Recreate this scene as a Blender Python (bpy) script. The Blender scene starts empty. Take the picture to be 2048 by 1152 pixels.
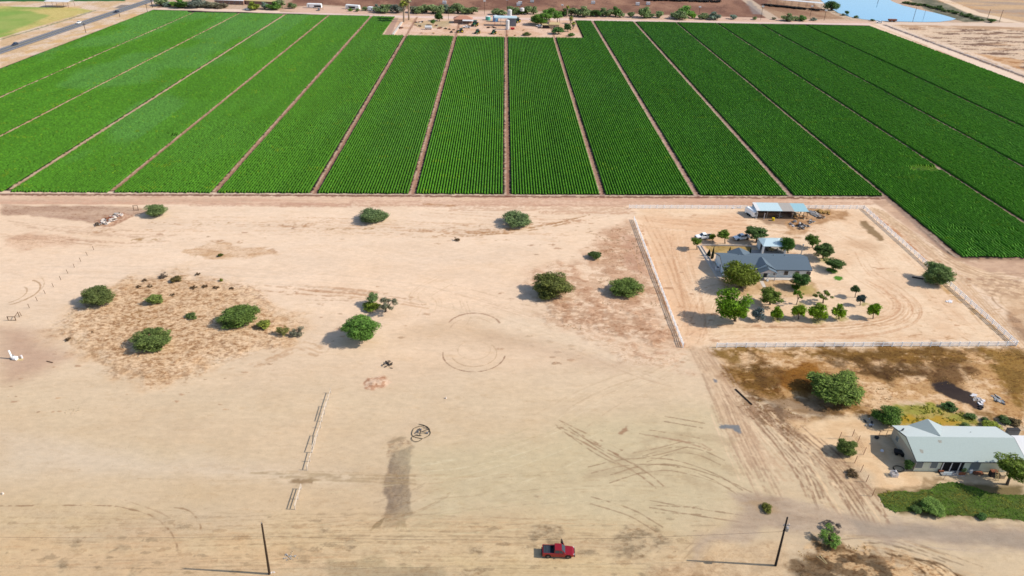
import bpy, math, random
import numpy as np
from mathutils import Vector, Matrix
rnd = random.Random(7)
RNG = np.random.default_rng(11)
C = bpy.context.scene.collection
SC = bpy.context.scene
R_ = math.radians

# ------------------------------------------------------------------ camera, sky, sun
F = 1450.0; H = 100.0                      # focal length in pixels of a 2048 wide picture, drone height
def _axes(roll=-0.024, vp=(1013, -267)):
    r = np.array([(vp[0]-1024)/F, -(vp[1]-576)/F, -1.]); r /= np.linalg.norm(r)
    ny = F*F/(576-vp[1]); nx = ny*roll
    n = np.array([nx/F, -ny/F, -1.]); n -= r*np.dot(r, n); n /= np.linalg.norm(n)
    Z = -n; Y = r; X = np.cross(Y, Z)
    return np.array([X, Y, Z])
RC = _axes()                               # camera axes to world
def G(px, py, z=0.0):                      # where the sight line of a photo pixel meets height z
    d = RC @ np.array([(px-1024)/F, -(py-576)/F, -1.]); t = (z-H)/d[2]
    return (float(d[0]*t), float(d[1]*t))
def P(x, y, z):
    c = RC.T @ np.array([x, y, z-H]); return (1024+F*c[0]/-c[2], 576-F*c[1]/-c[2])
def depth(x, y, z=0.0):
    return -float((RC.T @ np.array([x, y, z-H]))[2])

cam = bpy.data.cameras.new("camera"); camo = bpy.data.objects.new("camera", cam); C.objects.link(camo)
cam.sensor_width = 36.0; cam.lens = 36.0*F/2048; cam.clip_end = 20000; cam.clip_start = 1
m4 = Matrix([[*RC[0], 0], [*RC[1], 0], [*RC[2], H], [0, 0, 0, 1]]); camo.matrix_world = m4
SC.camera = camo

SUN_EL = 38.7; SUN = Vector((math.cos(R_(SUN_EL))*math.cos(R_(-3.5)), math.cos(R_(SUN_EL))*math.sin(R_(-3.5)), math.sin(R_(SUN_EL))))
w = bpy.data.worlds.new("World"); SC.world = w; w.use_nodes = True
nt = w.node_tree; bg = nt.nodes["Background"]
sky = nt.nodes.new("ShaderNodeTexSky"); sky.sky_type = 'NISHITA'; sky.sun_disc = False
sky.sun_elevation = R_(SUN_EL); sky.sun_rotation = math.atan2(SUN.x, SUN.y)
sky.air_density = 1.0; sky.dust_density = 1.2; sky.altitude = 300
nt.links.new(sky.outputs[0], bg.inputs[0]); bg.inputs[1].default_value = 0.14
sl = bpy.data.lights.new("sun", 'SUN'); sl.energy = 4.3; sl.angle = R_(0.5); sl.color = (1.0, 0.93, 0.82)
so = bpy.data.objects.new("sun", sl); C.objects.link(so); so.rotation_euler = SUN.to_track_quat('Z', 'Y').to_euler()
so.location = (0, 0, 300)
SC.view_settings.view_transform = 'Standard'; SC.view_settings.look = 'None'
SC.view_settings.exposure = 0.35; SC.view_settings.gamma = 1
SC.cycles.max_bounces = 6; SC.cycles.diffuse_bounces = 3; SC.cycles.glossy_bounces = 2
SC.cycles.transparent_max_bounces = 8; SC.cycles.transmission_bounces = 2
SC.cycles.use_denoising = True; SC.cycles.denoiser = 'OPENIMAGEDENOISE'; SC.cycles.denoising_prefilter = 'ACCURATE'
SC.cycles.filter_width = 1.6

# ------------------------------------------------------------------ colour and noise helpers
KCAL = np.array([1.29, 1.35, 1.33])        # sunlit level ground radiance per unit albedo
def lin(c):
    c = np.asarray(c, float)/255.0
    return np.where(c <= 0.04045, c/12.92, ((c+0.055)/1.055)**2.4)
def tc(r, g, b):                           # photographed sunlit colour -> base colour
    return np.clip(lin((r, g, b))/KCAL, 0.004, 0.9)
_T = np.random.default_rng(3).random((257, 257)).astype(np.float32); _T[256] = _T[0]; _T[:, 256] = _T[:, 0]
def vn(x, y, s=0):
    x = x + s*17.37; y = y + s*31.91
    xi = np.floor(x); yi = np.floor(y); fx = x-xi; fy = y-yi
    fx = fx*fx*(3-2*fx); fy = fy*fy*(3-2*fy)
    i = np.mod(xi, 256).astype(int); j = np.mod(yi, 256).astype(int)
    return (_T[i, j]*(1-fx)+_T[i+1, j]*fx)*(1-fy)+(_T[i, j+1]*(1-fx)+_T[i+1, j+1]*fx)*fy
def fbm(x, y, s=0, o=4):
    a = 0; t = 0; k = 1.0
    for q in range(o):
        a = a+vn(x*k, y*k, s+q*3)/k; t += 1/k; k *= 2.03
    return a/t
def sstep(a, b, x):
    t = np.clip((x-a)/(b-a), 0, 1); return t*t*(3-2*t)

# ------------------------------------------------------------------ object helpers
def tag(o, label=None, cat=None, group=None, kind=None):
    if label: o["label"] = label
    if cat: o["category"] = cat
    if group: o["group"] = group
    if kind: o["kind"] = kind
    return o
def empty(name, loc, rz=0.0, label=None, cat=None, group=None):
    o = bpy.data.objects.new(name, None); C.objects.link(o)
    o.location = loc; o.rotation_euler = (0, 0, rz); o.empty_display_size = 0.3
    return tag(o, label, cat, group)
def mesh_np(name, v, f, mat=None, smooth=False):
    me = bpy.data.meshes.new(name); v = np.asarray(v, np.float32); f = np.asarray(f, np.int32)
    me.vertices.add(len(v)); me.vertices.foreach_set("co", v.ravel())
    n, k = f.shape
    me.loops.add(n*k); me.loops.foreach_set("vertex_index", f.ravel())
    me.polygons.add(n); me.polygons.foreach_set("loop_start", np.arange(0, n*k, k, dtype=np.int32))
    me.polygons.foreach_set("loop_total", np.full(n, k, np.int32))
    if smooth: me.polygons.foreach_set("use_smooth", np.ones(n, bool))
    me.update(calc_edges=True)
    if mat: me.materials.append(mat)
    return me
def link(name, me, parent=None, loc=(0, 0, 0)):
    o = bpy.data.objects.new(name, me); C.objects.link(o); o.location = loc
    if parent: o.parent = parent
    return o
def rowcol(me, name, cols):
    a = me.color_attributes.new(name, 'FLOAT_COLOR', 'POINT')
    c = np.ones((len(cols), 4), np.float32); c[:, :3] = cols; a.data.foreach_set("color", c.ravel())
def copy_tree(o, parent=None):
    c = o.copy(); C.objects.link(c)
    if parent: c.parent = parent
    for ch in [x for x in list(C.objects) if x.parent == o]:
        copy_tree(ch, c)
    return c

class MB:
    def __init__(s): s.v = []; s.f = []
    def quad(s, *p):
        b = len(s.v); s.v += [tuple(q) for q in p]; s.f.append(tuple(range(b, b+len(p)))); return s
    def hexa(s, bot, top):                 # two rings of equal length joined by walls
        n = len(bot); b = len(s.v); s.v += [tuple(q) for q in bot]+[tuple(q) for q in top]
        s.f.append(tuple(b+i for i in reversed(range(n)))); s.f.append(tuple(b+n+i for i in range(n)))
        for i in range(n):
            j = (i+1) % n; s.f.append((b+i, b+j, b+n+j, b+n+i))
        return s
    def box(s, x0, x1, y0, y1, z0, z1):
        return s.hexa([(x0, y0, z0), (x1, y0, z0), (x1, y1, z0), (x0, y1, z0)], [(x0, y0, z1), (x1, y0, z1), (x1, y1, z1), (x0, y1, z1)])
    def loft(s, rings, cap=True):
        n = len(rings[0]); b = len(s.v)
        for r in rings: s.v += [tuple(q) for q in r]
        for k in range(len(rings)-1):
            for i in range(n):
                j = (i+1) % n; s.f.append((b+k*n+i, b+k*n+j, b+(k+1)*n+j, b+(k+1)*n+i))
        if cap:
            s.f.append(tuple(b+i for i in reversed(range(n)))); s.f.append(tuple(b+(len(rings)-1)*n+i for i in range(n)))
        return s
    def tube(s, pts, r, n=6, closed=False):
        pts = [Vector(p) for p in pts]; rs = r if isinstance(r, (list, tuple)) else [r]*len(pts)
        rings = []
        for i, p in enumerate(pts):
            d = (pts[min(i+1, len(pts)-1)]-pts[max(i-1, 0)])
            if d.length < 1e-6: d = Vector((0, 0, 1))
            d.normalize(); a = d.orthogonal().normalized(); 
            up = Vector((0, 0, 1)) if abs(d.z) < 0.9 else Vector((1, 0, 0))
            a = d.cross(up).normalized(); bb = d.cross(a)
            rings.append([p+(a*math.cos(t)+bb*math.sin(t))*rs[i] for t in [2*math.pi*k/n for k in range(n)]])
        return s.loft(rings)
    def bar(s, a, b, wx, wz=None):
        a = Vector(a); b = Vector(b); wz = wz or wx; d = (b-a).normalized()
        up = Vector((0, 0, 1)) if abs(d.z) < 0.9 else Vector((0, 1, 0))
        x = d.cross(up).normalized()*wx/2; z = x.cross(d).normalized()*wz/2
        return s.hexa([a-x-z, a+x-z, a+x+z, a-x+z], [b-x-z, b+x-z, b+x+z, b-x+z])
    def cyl(s, c, r, h, n=12, r2=None, axis='z'):
        r2 = r if r2 is None else r2
        def pt(t, rr, k):
            u, v_ = rr*math.cos(t), rr*math.sin(t)
            if axis == 'z': return (c[0]+u, c[1]+v_, c[2]+k)
            if axis == 'y': return (c[0]+u, c[1]+k, c[2]+v_)
            return (c[0]+k, c[1]+u, c[2]+v_)
        T = [2*math.pi*k/n for k in range(n)]
        return s.loft([[pt(t, r, 0) for t in T], [pt(t, r2, h) for t in T]])
    def mesh(s, name, mat, smooth=False):
        me = bpy.data.meshes.new(name); me.from_pydata([tuple(map(float, q)) for q in s.v], [], s.f)
        if mat: me.materials.append(mat)
        if smooth: me.polygons.foreach_set("use_smooth", [True]*len(me.polygons))
        import bmesh
        bm = bmesh.new(); bm.from_mesh(me); bmesh.ops.recalc_face_normals(bm, faces=bm.faces); bm.to_mesh(me); bm.free()
        me.update(); return me
    def build(s, name, mat, parent=None, loc=(0, 0, 0), smooth=False):
        return link(name, s.mesh(name, mat, smooth), parent, loc)

# ------------------------------------------------------------------ materials
def mat(name, rgb, rough=0.8, var=0.15, scale=3.0, metal=0.0, bump=0.0, stretch=(1, 1, 1), spec=0.3, sheen=0.0, coat=0.0, raw=False):
    m = bpy.data.materials.new(name); m.use_nodes = True; n = m.node_tree; b = n.nodes["Principled BSDF"]
    c = np.asarray(rgb, float) if raw else tc(*rgb)
    b.inputs["Roughness"].default_value = rough; b.inputs["Metallic"].default_value = metal
    b.inputs["Specular IOR Level"].default_value = spec
    b.inputs["Sheen Weight"].default_value = sheen; b.inputs["Coat Weight"].default_value = coat
    tcn = n.nodes.new("ShaderNodeTexCoord"); mp = n.nodes.new("ShaderNodeMapping"); mp.inputs["Scale"].default_value = stretch
    no = n.nodes.new("ShaderNodeTexNoise"); no.inputs["Scale"].default_value = scale; no.inputs["Detail"].default_value = 6
    no.inputs["Roughness"].default_value = 0.65
    mx = n.nodes.new("ShaderNodeMix"); mx.data_type = 'RGBA'
    mx.inputs["A"].default_value = (*np.clip(c*(1-var), 0, 1), 1); mx.inputs["B"].default_value = (*np.clip(c*(1+var), 0, 1), 1)
    rr = n.nodes.new("ShaderNodeMapRange"); rr.inputs["From Min"].default_value = 0.3; rr.inputs["From Max"].default_value = 0.7
    n.links.new(tcn.outputs["Object"], mp.inputs[0]); n.links.new(mp.outputs[0], no.inputs["Vector"])
    n.links.new(no.outputs["Fac"], rr.inputs["Value"]); n.links.new(rr.outputs[0], mx.inputs["Factor"])
    n.links.new(mx.outputs["Result"], b.inputs["Base Color"])
    if bump > 0:
        bp = n.nodes.new("ShaderNodeBump"); bp.inputs["Strength"].default_value = bump; bp.inputs["Distance"].default_value = 0.05
        n.links.new(no.outputs["Fac"], bp.inputs["Height"]); n.links.new(bp.outputs[0], b.inputs["Normal"])
    return m
def attr_mat(name, attr, rough=0.95, nscale=1.2, namp=0.10, bumpd=0.12, bumps=0.5, stretch=(1, 1, 1), spec=0.15, fine=9.0, famp=0.08, scrub=None):
    m = bpy.data.materials.new(name); m.use_nodes = True; n = m.node_tree; b = n.nodes["Principled BSDF"]
    b.inputs["Roughness"].default_value = rough; b.inputs["Specular IOR Level"].default_value = spec
    at = n.nodes.new("ShaderNodeAttribute"); at.attribute_name = attr
    tcn = n.nodes.new("ShaderNodeTexCoord"); mp = n.nodes.new("ShaderNodeMapping"); mp.inputs["Scale"].default_value = stretch
    n.links.new(tcn.outputs["Object"], mp.inputs[0])
    no = n.nodes.new("ShaderNodeTexNoise"); no.inputs["Scale"].default_value = nscale; no.inputs["Detail"].default_value = 8; no.inputs["Roughness"].default_value = 0.7
    n2 = n.nodes.new("ShaderNodeTexNoise"); n2.inputs["Scale"].default_value = fine; n2.inputs["Detail"].default_value = 4; n2.inputs["Roughness"].default_value = 0.7
    n.links.new(mp.outputs[0], no.inputs["Vector"]); n.links.new(mp.outputs[0], n2.inputs["Vector"])
    def rng(src, amp):
        r = n.nodes.new("ShaderNodeMapRange"); r.inputs["From Min"].default_value = 0.28; r.inputs["From Max"].default_value = 0.72
        r.inputs["To Min"].default_value = 1-amp; r.inputs["To Max"].default_value = 1+amp; n.links.new(src.outputs["Fac"], r.inputs["Value"]); return r
    a = rng(no, namp); c = rng(n2, famp)
    mu = n.nodes.new("ShaderNodeMath"); mu.operation = 'MULTIPLY'; n.links.new(a.outputs[0], mu.inputs[0]); n.links.new(c.outputs[0], mu.inputs[1])
    vm = n.nodes.new("ShaderNodeVectorMath"); vm.operation = 'SCALE'; n.links.new(at.outputs["Color"], vm.inputs[0]); n.links.new(mu.outputs[0], vm.inputs["Scale"])
    src = vm.outputs[0]
    if scrub:
        sa = n.nodes.new("ShaderNodeAttribute"); sa.attribute_name = scrub
        def layer(src, scale, lo, hi, tint, strength, st):
            mq = n.nodes.new("ShaderNodeMapping"); mq.inputs["Scale"].default_value = st; n.links.new(tcn.outputs["Object"], mq.inputs[0])
            q = n.nodes.new("ShaderNodeTexNoise"); q.inputs["Scale"].default_value = scale; q.inputs["Detail"].default_value = 7; q.inputs["Roughness"].default_value = .72
            q.inputs["Distortion"].default_value = .4; n.links.new(mq.outputs[0], q.inputs["Vector"])
            r = n.nodes.new("ShaderNodeMapRange"); r.inputs["From Min"].default_value = lo; r.inputs["From Max"].default_value = hi; n.links.new(q.outputs["Fac"], r.inputs["Value"])
            k = n.nodes.new("ShaderNodeMath"); k.operation = 'MULTIPLY'; n.links.new(r.outputs[0], k.inputs[0])
            if strength is None: n.links.new(sa.outputs["Fac"], k.inputs[1])
            else: k.inputs[1].default_value = strength
            mm = n.nodes.new("ShaderNodeMix"); mm.data_type = 'RGBA'; mm.blend_type = 'MULTIPLY'; mm.inputs["B"].default_value = (*tint, 1)
            n.links.new(k.outputs[0], mm.inputs["Factor"]); n.links.new(src, mm.inputs["A"]); return mm.outputs["Result"]
        src = layer(src, .55, .53, .60, (.55, .43, .32), None, (.8, 1.3, 1))
        src = layer(src, 1.6, .52, .58, (.62, .50, .40), None, (.8, 1.3, 1))
        src = layer(src, .09, .45, .62, (.95, .92, .88), .6, (.7, 1.5, 1))
        src = layer(src, .35, .55, .66, (.88, .83, .76), .5, (.6, 1.6, 1))
        src = layer(src, 2.0, .60, .66, (.74, .66, .58), .7, (.7, 1.4, 1))
    n.links.new(src, b.inputs["Base Color"])
    if bumps > 0:
        ad = n.nodes.new("ShaderNodeMath"); n.links.new(no.outputs["Fac"], ad.inputs[0]); n.links.new(n2.outputs["Fac"], ad.inputs[1])
        bp = n.nodes.new("ShaderNodeBump"); bp.inputs["Strength"].default_value = bumps; bp.inputs["Distance"].default_value = bumpd
        n.links.new(ad.outputs[0], bp.inputs["Height"]); n.links.new(bp.outputs[0], b.inputs["Normal"])
    return m
def leaf_mat(name, c, light=1.75, dark=0.4, trans=0.3):
    m = bpy.data.materials.new(name); m.use_nodes = True; n = m.node_tree; b = n.nodes["Principled BSDF"]; out = n.nodes["Material Output"]
    c = np.asarray(c, float)
    ge = n.nodes.new("ShaderNodeNewGeometry"); mx = n.nodes.new("ShaderNodeMix"); mx.data_type = 'RGBA'
    mx.inputs["A"].default_value = (*np.clip(c*dark, 0, 1), 1); mx.inputs["B"].default_value = (*np.clip(c*light, 0, 1), 1)
    n.links.new(ge.outputs["Random Per Island"], mx.inputs["Factor"])
    oi = n.nodes.new("ShaderNodeObjectInfo"); vm = n.nodes.new("ShaderNodeVectorMath"); vm.operation = 'MULTIPLY'
    n.links.new(mx.outputs["Result"], vm.inputs[0]); n.links.new(oi.outputs["Color"], vm.inputs[1])
    n.links.new(vm.outputs[0], b.inputs["Base Color"]); b.inputs["Roughness"].default_value = 0.7; b.inputs["Specular IOR Level"].default_value = 0.2
    tr = n.nodes.new("ShaderNodeBsdfTranslucent"); n.links.new(vm.outputs[0], tr.inputs[0])
    ms = n.nodes.new("ShaderNodeMixShader"); ms.inputs[0].default_value = trans
    n.links.new(b.outputs[0], ms.inputs[1]); n.links.new(tr.outputs[0], ms.inputs[2]); n.links.new(ms.outputs[0], out.inputs[0])
    return m

M = {}
M['white'] = mat('white_paint', (238, 238, 236), .5, .04, 2)
M['vinyl'] = mat('white_vinyl', (.9, .9, .89), .45, .03, 3, raw=True)
M['dullwhite'] = mat('dusty_white_paint', (222, 214, 198), .7, .1, 2)
M['bluewhite'] = mat('pale_blue_siding', (220, 236, 240), .6, .04, 1.5, stretch=(.3, .3, 6))
M['greenwhite'] = mat('pale_green_siding', (224, 232, 208), .7, .05, 1.2, stretch=(.3, .3, 4))
M['wallgrey'] = mat('tan_shaded_wall', (190, 182, 160), .8, .06, 1.0)  # darker tan, with the shade of the left end wall in the colour
M['roofdark'] = mat('charcoal_shingle', (96, 114, 126), .9, .14, 5, bump=.3, stretch=(1, 4, 1), sheen=.0)
M['roofpale'] = mat('weathered_green_shingle', (160, 178, 171), .8, .09, 3.5, bump=.3, stretch=(1, 3, 1), sheen=1.0)
M['ash'] = mat('bare_patch', (158, 160, 148), .9, .3, 4)
M['trimdark'] = mat('dark_trim', (52, 58, 64), .6, .05)
M['glass'] = mat('window_glass', (40, 55, 66), .08, .1, 1, spec=.8)
M['screen'] = mat('window_screen', (118, 130, 132), .5, .1, 6)
M['metalroof'] = mat('pale_blue_metal_roof', (196, 222, 226), .5, .05, 1.5, stretch=(6, .3, 1), spec=.5)
M['metalroof2'] = mat('blue_tinted_sheet_roof', (158, 200, 208), .5, .1, 1.5, stretch=(6, .3, 1))
M['metalgrey'] = mat('grey_metal_roof', (176, 172, 162), .6, .08, 1.2, stretch=(4, .3, 1))
M['metalwhite'] = mat('white_metal_roof', (226, 230, 228), .5, .05, 1.0, stretch=(1, .2, 1))
M['galv'] = mat('galvanised_steel', (165, 168, 166), .45, .12, 4, metal=.4)
M['dark'] = mat('dark_steel', (48, 46, 46), .7, .15, 3)
M['black'] = mat('black_rubber', (26, 26, 27), .8, .1, 4)
M['rust'] = mat('rusty_metal', (140, 88, 62), .9, .25, 4)
M['wood'] = mat('weathered_wood', (120, 96, 74), .9, .2, 3, stretch=(1, 1, .2))
M['pole'] = mat('creosote_pole', (66, 52, 38), .9, .3, 5, stretch=(1, 1, .15))
M['poleblack'] = mat('dark_pole', (40, 36, 34), .85, .25, 5, stretch=(1, 1, .15))
M['red'] = mat('metallic_red_paint', (158, 12, 28), .28, .02, 1, metal=.25, coat=.6, spec=.5)
M['redflat'] = mat('red_paint', (190, 40, 40), .5, .05)
M['carwhite'] = mat('white_car_paint', (.88, .88, .86), .35, .01, 1, coat=.15, spec=.4, raw=True)
M['carblue'] = mat('dark_blue_car_paint', (38, 52, 78), .25, .02, 1, coat=.5, spec=.5)
M['liner'] = mat('bed_liner', (54, 62, 70), .6, .05, 4)
M['wind'] = mat('tinted_windshield', (36, 66, 84), .06, .05, 1, spec=1.0)
M['rim'] = mat('grey_alloy', (120, 120, 116), .4, .05, 2, metal=.5)
M['lamp'] = mat('headlight_lens', (225, 225, 220), .15, .02, 1)
M['taillamp'] = mat('red_lens', (150, 20, 18), .2, .02, 1)
M['green'] = mat('green_machine_paint', (30, 92, 62), .4, .05, 2)
M['yellow'] = mat('yellow_paint', (226, 200, 40), .5, .05, 2)
M['teal'] = mat('teal_tank', (96, 196, 178), .4, .05, 2)
M['tankblue'] = mat('blue_tank_top', (110, 175, 220), .4, .05, 2)
M['concrete'] = mat('pale_concrete', (214, 206, 192), .9, .08, 1.5)
M['concgrey'] = mat('grey_concrete', (170, 168, 162), .9, .1, 1.5)  # greyer concrete for slabs, the tub and heap pieces
M['rubble'] = mat('broken_concrete', (222, 212, 198), .9, .15, 2)
M['brick'] = mat('brown_wall', (146, 118, 104), .9, .15, 2)
M['tanwall'] = mat('tan_wall', (196, 178, 146), .9, .06, 2)
M['brownroof'] = mat('brown_tile_roof', (190, 140, 116), .9, .15, 2.5)
M['hay'] = mat('straw', (176, 140, 78), .95, .3, 4)
M['hose'] = mat('dark_hose', (66, 58, 44), .6, .1, 3)
M['bark'] = mat('grey_brown_bark', (98, 84, 68), .95, .25, 5)
M['palebark'] = mat('palm_trunk', (168, 150, 128), .95, .2, 3, stretch=(1, 1, 5))
M['asphalt'] = mat('asphalt', (112, 116, 122), .9, .08, .6, stretch=(1, .08, 1))
M['linepaint'] = mat('road_line_paint', (225, 220, 205), .8, .1, 1)
M['cow'] = mat('black_hide', (32, 28, 27), .9, .2, 1)
M['tan'] = mat('tan_cloth', (200, 180, 130), .8, .1, 1)
M['lantern'] = mat('glazed_grey', (118, 126, 134), .5, .1, 1)

# ------------------------------------------------------------------ ground
def pxpoly(pts): return np.array([G(*p) for p in pts])
def inpoly(x, y, poly):
    ins = np.zeros(x.shape, bool); n = len(poly)
    for i in range(n):
        x1, y1 = poly[i]; x2, y2 = poly[(i+1) % n]
        if y1 == y2: continue
        c = ((y1 > y) != (y2 > y)) & (x < (x2-x1)*(y-y1)/(y2-y1)+x1); ins ^= c
    return ins
def segdist(x, y, pts, closed=False):
    d = np.full(x.shape, 1e9); n = len(pts)
    for i in range(n if closed else n-1):
        x1, y1 = pts[i]; x2, y2 = pts[(i+1) % n]; dx, dy = x2-x1, y2-y1; L = dx*dx+dy*dy+1e-9
        t = np.clip(((x-x1)*dx+(y-y1)*dy)/L, 0, 1); d = np.minimum(d, (x-x1-t*dx)**2+(y-y1-t*dy)**2)
    return np.sqrt(d)
def catmull(pts, k=8):
    pts = [np.array(p, float) for p in pts]; P_ = [2*pts[0]-pts[1]]+pts+[2*pts[-1]-pts[-2]]; out = []
    for i in range(1, len(P_)-2):
        p0, p1, p2, p3 = P_[i-1:i+3]
        for j in range(k):
            t = j/k; out.append(.5*((2*p1)+(-p0+p2)*t+(2*p0-5*p1+4*p2-p3)*t*t+(-p0+3*p1-3*p2+p3)*t**3))
    out.append(pts[-1]); return np.array(out)

NV = 1150; NU = 1450
pyv = np.linspace(1175, -25, NV)
rows_y = np.array([G(1024, p)[1] for p in pyv])
rows_y = np.concatenate([[-400, -150, -40, 20, 50, 66], rows_y, rows_y[-1]*np.array([1.06, 1.15, 1.3, 1.6, 2.2, 3.5, 6, 12])])
us = np.linspace(-0.80, 0.80, NU); us = np.concatenate([[-9, -4, -2, -1.3, -1, -.87], us, [.87, 1, 1.3, 2, 4, 9]])
zr = 0.864*np.maximum(rows_y, 60)+50
gx = us[None, :]*zr[:, None]; gy = np.repeat(rows_y[:, None], len(us), 1)
X = gx.ravel(); Y = gy.ravel()
# base: pale pinkish sand near the field, greener tan toward the drone
def col(*c): return lin(c)
n1 = fbm(X/60, Y/40, 1); n2 = fbm(X/14, Y/6, 5); n3 = fbm(X/40, Y/7, 9)
t_near = sstep(175, 98, Y+14*(n1-.5))[:, None]
base = col(232, 208, 178)[None]*(1-t_near)+col(207, 187, 152)[None]*t_near
warm = sstep(.42, .62, n1)[:, None]
base = base*(1-.30*warm)+col(238, 208, 172)[None]*(.30*warm)*(1-.25*t_near)
base *= (1+.10*(n2-.5)+.12*(n3-.5))[:, None]
ZG = 0.10*(fbm(X/9, Y/9, 21)-.5)+0.03*(fbm(X/1.3, Y/1.3, 23)-.5)
COL = base
SCR = np.zeros(len(X), np.float32)
def region(bb, pad):
    return (X > bb[0]-pad) & (X < bb[1]+pad) & (Y > bb[2]-pad) & (Y < bb[3]+pad)
def patch(pts, c, alpha=1.0, soft=1.0, rag=1.5, rs=3.0, c2=None, ms=1.0, bias=.5, sharp=.12, st=1.0, seed=0, world=False, z=0.0, mask=False, scr=None):
    """soft, ragged-edged area of another soil; with c2 it is mottled"""
    global COL
    poly = np.array(pts) if world else pxpoly(pts)
    bb = (poly[:, 0].min(), poly[:, 0].max(), poly[:, 1].min(), poly[:, 1].max()); s = region(bb, rag+soft+2)
    x = X[s]; y = Y[s]; wx = x+rag*2*(fbm(x/rs, y/rs, 40+seed)-.5); wy = y+rag*2*(fbm(x/rs, y/rs, 60+seed)-.5)
    d = segdist(wx, wy, poly, True); ins = inpoly(wx, wy, poly); sd = np.where(ins, d, -d)
    a = alpha*sstep(-soft*.5, soft*.5, sd)
    if scr is None: scr = .55 if c2 is not None else 0
    SCR[s] = np.where(a > .3, np.maximum(SCR[s]*(1-a*(scr < .5)), a*scr), SCR[s])
    if c2 is None: cc = lin(c)[None]
    elif mask:                             # only the blotches of c, the soil below shows between them
        edge = np.clip(sd/6, -1, 1)*.06
        a = a*(1-sstep(bias-sharp, bias+sharp, .8*fbm(x/(ms*3*st), y/(ms*3), 80+seed, 5)+.2*fbm(x/.6, y/.5, seed, 2)-edge)); cc = lin(c)[None]
    else:
        m = sstep(bias-sharp, bias+sharp, fbm(x/(ms*st), y/ms, 80+seed, 5))[:, None]
        cc = lin(c)[None]*(1-m)+lin(c2)[None]*m
    COL[s] = COL[s]*(1-a[:, None])+cc*a[:, None]
    if z: ZG[s] += z*np.clip(sd, 0, 2)/2*(.5+fbm(x/1.1, y/1.1, seed))

def dirt(pts, wdt, c, alpha=.6, broken=.0, soft=.5, world=False, seed=0, smooth=True, zc=0.0):
    """tyre track or trodden line"""
    p = np.array(pts, float) if world else pxpoly(pts)
    if smooth and len(p) > 2: p = catmull(p)
    bb = (p[:, 0].min(), p[:, 0].max(), p[:, 1].min(), p[:, 1].max()); s = region(bb, wdt+1)
    x = X[s]; y = Y[s]
    if not len(x): return
    d = segdist(x, y, p)+wdt*.9*(fbm(x/.9, y/.9, seed+5, 2)-.5); a = alpha*(1-sstep(wdt*.5*(1-soft), wdt*.5*(1+soft), d))
    if broken: a = a*sstep(broken-.10, broken+.13, .65*fbm(x/2.6, y/2.6, 200+seed, 3)+.35*vn(x/.6, y/.6, seed))
    COL[s] = COL[s]*(1-a[:, None])+lin(c)[None]*a[:, None]
    if zc: ZG[s] += zc*a
def pair(pts, gap, wdt, c, alpha=.5, broken=.0, seed=0, world=False):
    p = catmull(pxpoly(pts) if not world else np.array(pts, float))
    d = np.gradient(p, axis=0); n = np.stack([-d[:, 1], d[:, 0]], 1)/np.linalg.norm(d, axis=1)[:, None]
    for sgn in (-1, 1): dirt(p+n*gap/2*sgn, wdt, c, alpha, broken, world=True, seed=seed, smooth=False)
def speck(px, py, rx, ry, c, alpha=.8, thr=.55, sc=.8):
    cx, cy = G(px, py); s = region((cx-rx, cx+rx, cy-ry, cy+ry), 0); x = X[s]; y = Y[s]
    if not len(x): return
    e = 1-np.clip(((x-cx)/rx)**2+((y-cy)/ry)**2, 0, 1)
    a = alpha*sstep(thr, thr+.12, fbm(x/(sc*1.6), y/sc, int(px) % 37, 4)*.6+.55*e-.05)*(e > 0)
    COL[s] = COL[s]*(1-a[:, None])+lin(c)[None]*a[:, None]; ZG[s] += .05*a
def bundle(pts, spread, n, wdt, cols, alpha=.5, broken=.42, seed=0, taper=0.0):
    """many roughly parallel wheel marks following one guide line"""
    p = catmull(pxpoly(pts)); d = np.gradient(p, axis=0); nn = np.stack([-d[:, 1], d[:, 0]], 1)/(np.linalg.norm(d, axis=1)[:, None]+1e-9)
    g = random.Random(seed)
    for q in range(n):
        o = g.uniform(-.5, .5)*spread; o2 = o+g.uniform(-.12, .12)*spread; t = np.linspace(0, 1, len(p))[:, None]
        i0 = g.randint(0, len(p)//2); i1 = g.randint(i0+len(p)//4, len(p)); off = (o*(1-t)+o2*t)*(1-taper*(1-t))
        dirt((p+nn*off)[i0:i1], g.uniform(.6, 1.3)*wdt, g.choice(cols), alpha*g.uniform(.6, 1.1), broken, world=True, smooth=False, seed=seed*7+q)
# --- far land
patch([(-700, 585), (900, 590), (900, 3000), (-1500, 3000)], (206, 182, 156), 1, 6, 6, 40, c2=(178, 150, 122), ms=30, sharp=.25, world=True, seed=1)
patch([(0, 0), (0, 140), (310, 20), (330, -12), (-20, -30)], (226, 206, 182), 1, 2, 1.5, 8, c2=(214, 186, 146), ms=9, seed=2)       # road verge left
patch([(0, 128), (160, 71), (290, 26), (270, 26), (130, 73), (0, 120)], (218, 182, 126), .75, 2, 2, 8, c2=(228, 208, 180), ms=8, sharp=.1, seed=3)
patch([(-60, 95), (0, 76), (100, 46), (186, 21), (150, 15), (60, 14), (-60, 10)], (206, 192, 120), 1, 2, 1, 8, c2=(150, 174, 84), ms=26, bias=.5, sharp=.12, seed=4, st=1.4)
patch([(-60, 90), (0, 66), (60, 46), (100, 30), (60, 22), (-60, 26)], (126, 164, 74), .7, 6, 6, 20, seed=5)
patch([(-60, 3), (0, 3), (250, 2.2), (262, -14), (-60, -14)], (38, 108, 44), 1, 2, 1, 8, seed=6)
dirt([(0, 79), (100, 50), (190, 21)], 2.2, (128, 140, 100), .8)
patch([(228, 17), (262, 16), (285, 9), (240, 10)], (128, 122, 116), .9, 1, 1, 5, seed=7)
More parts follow.
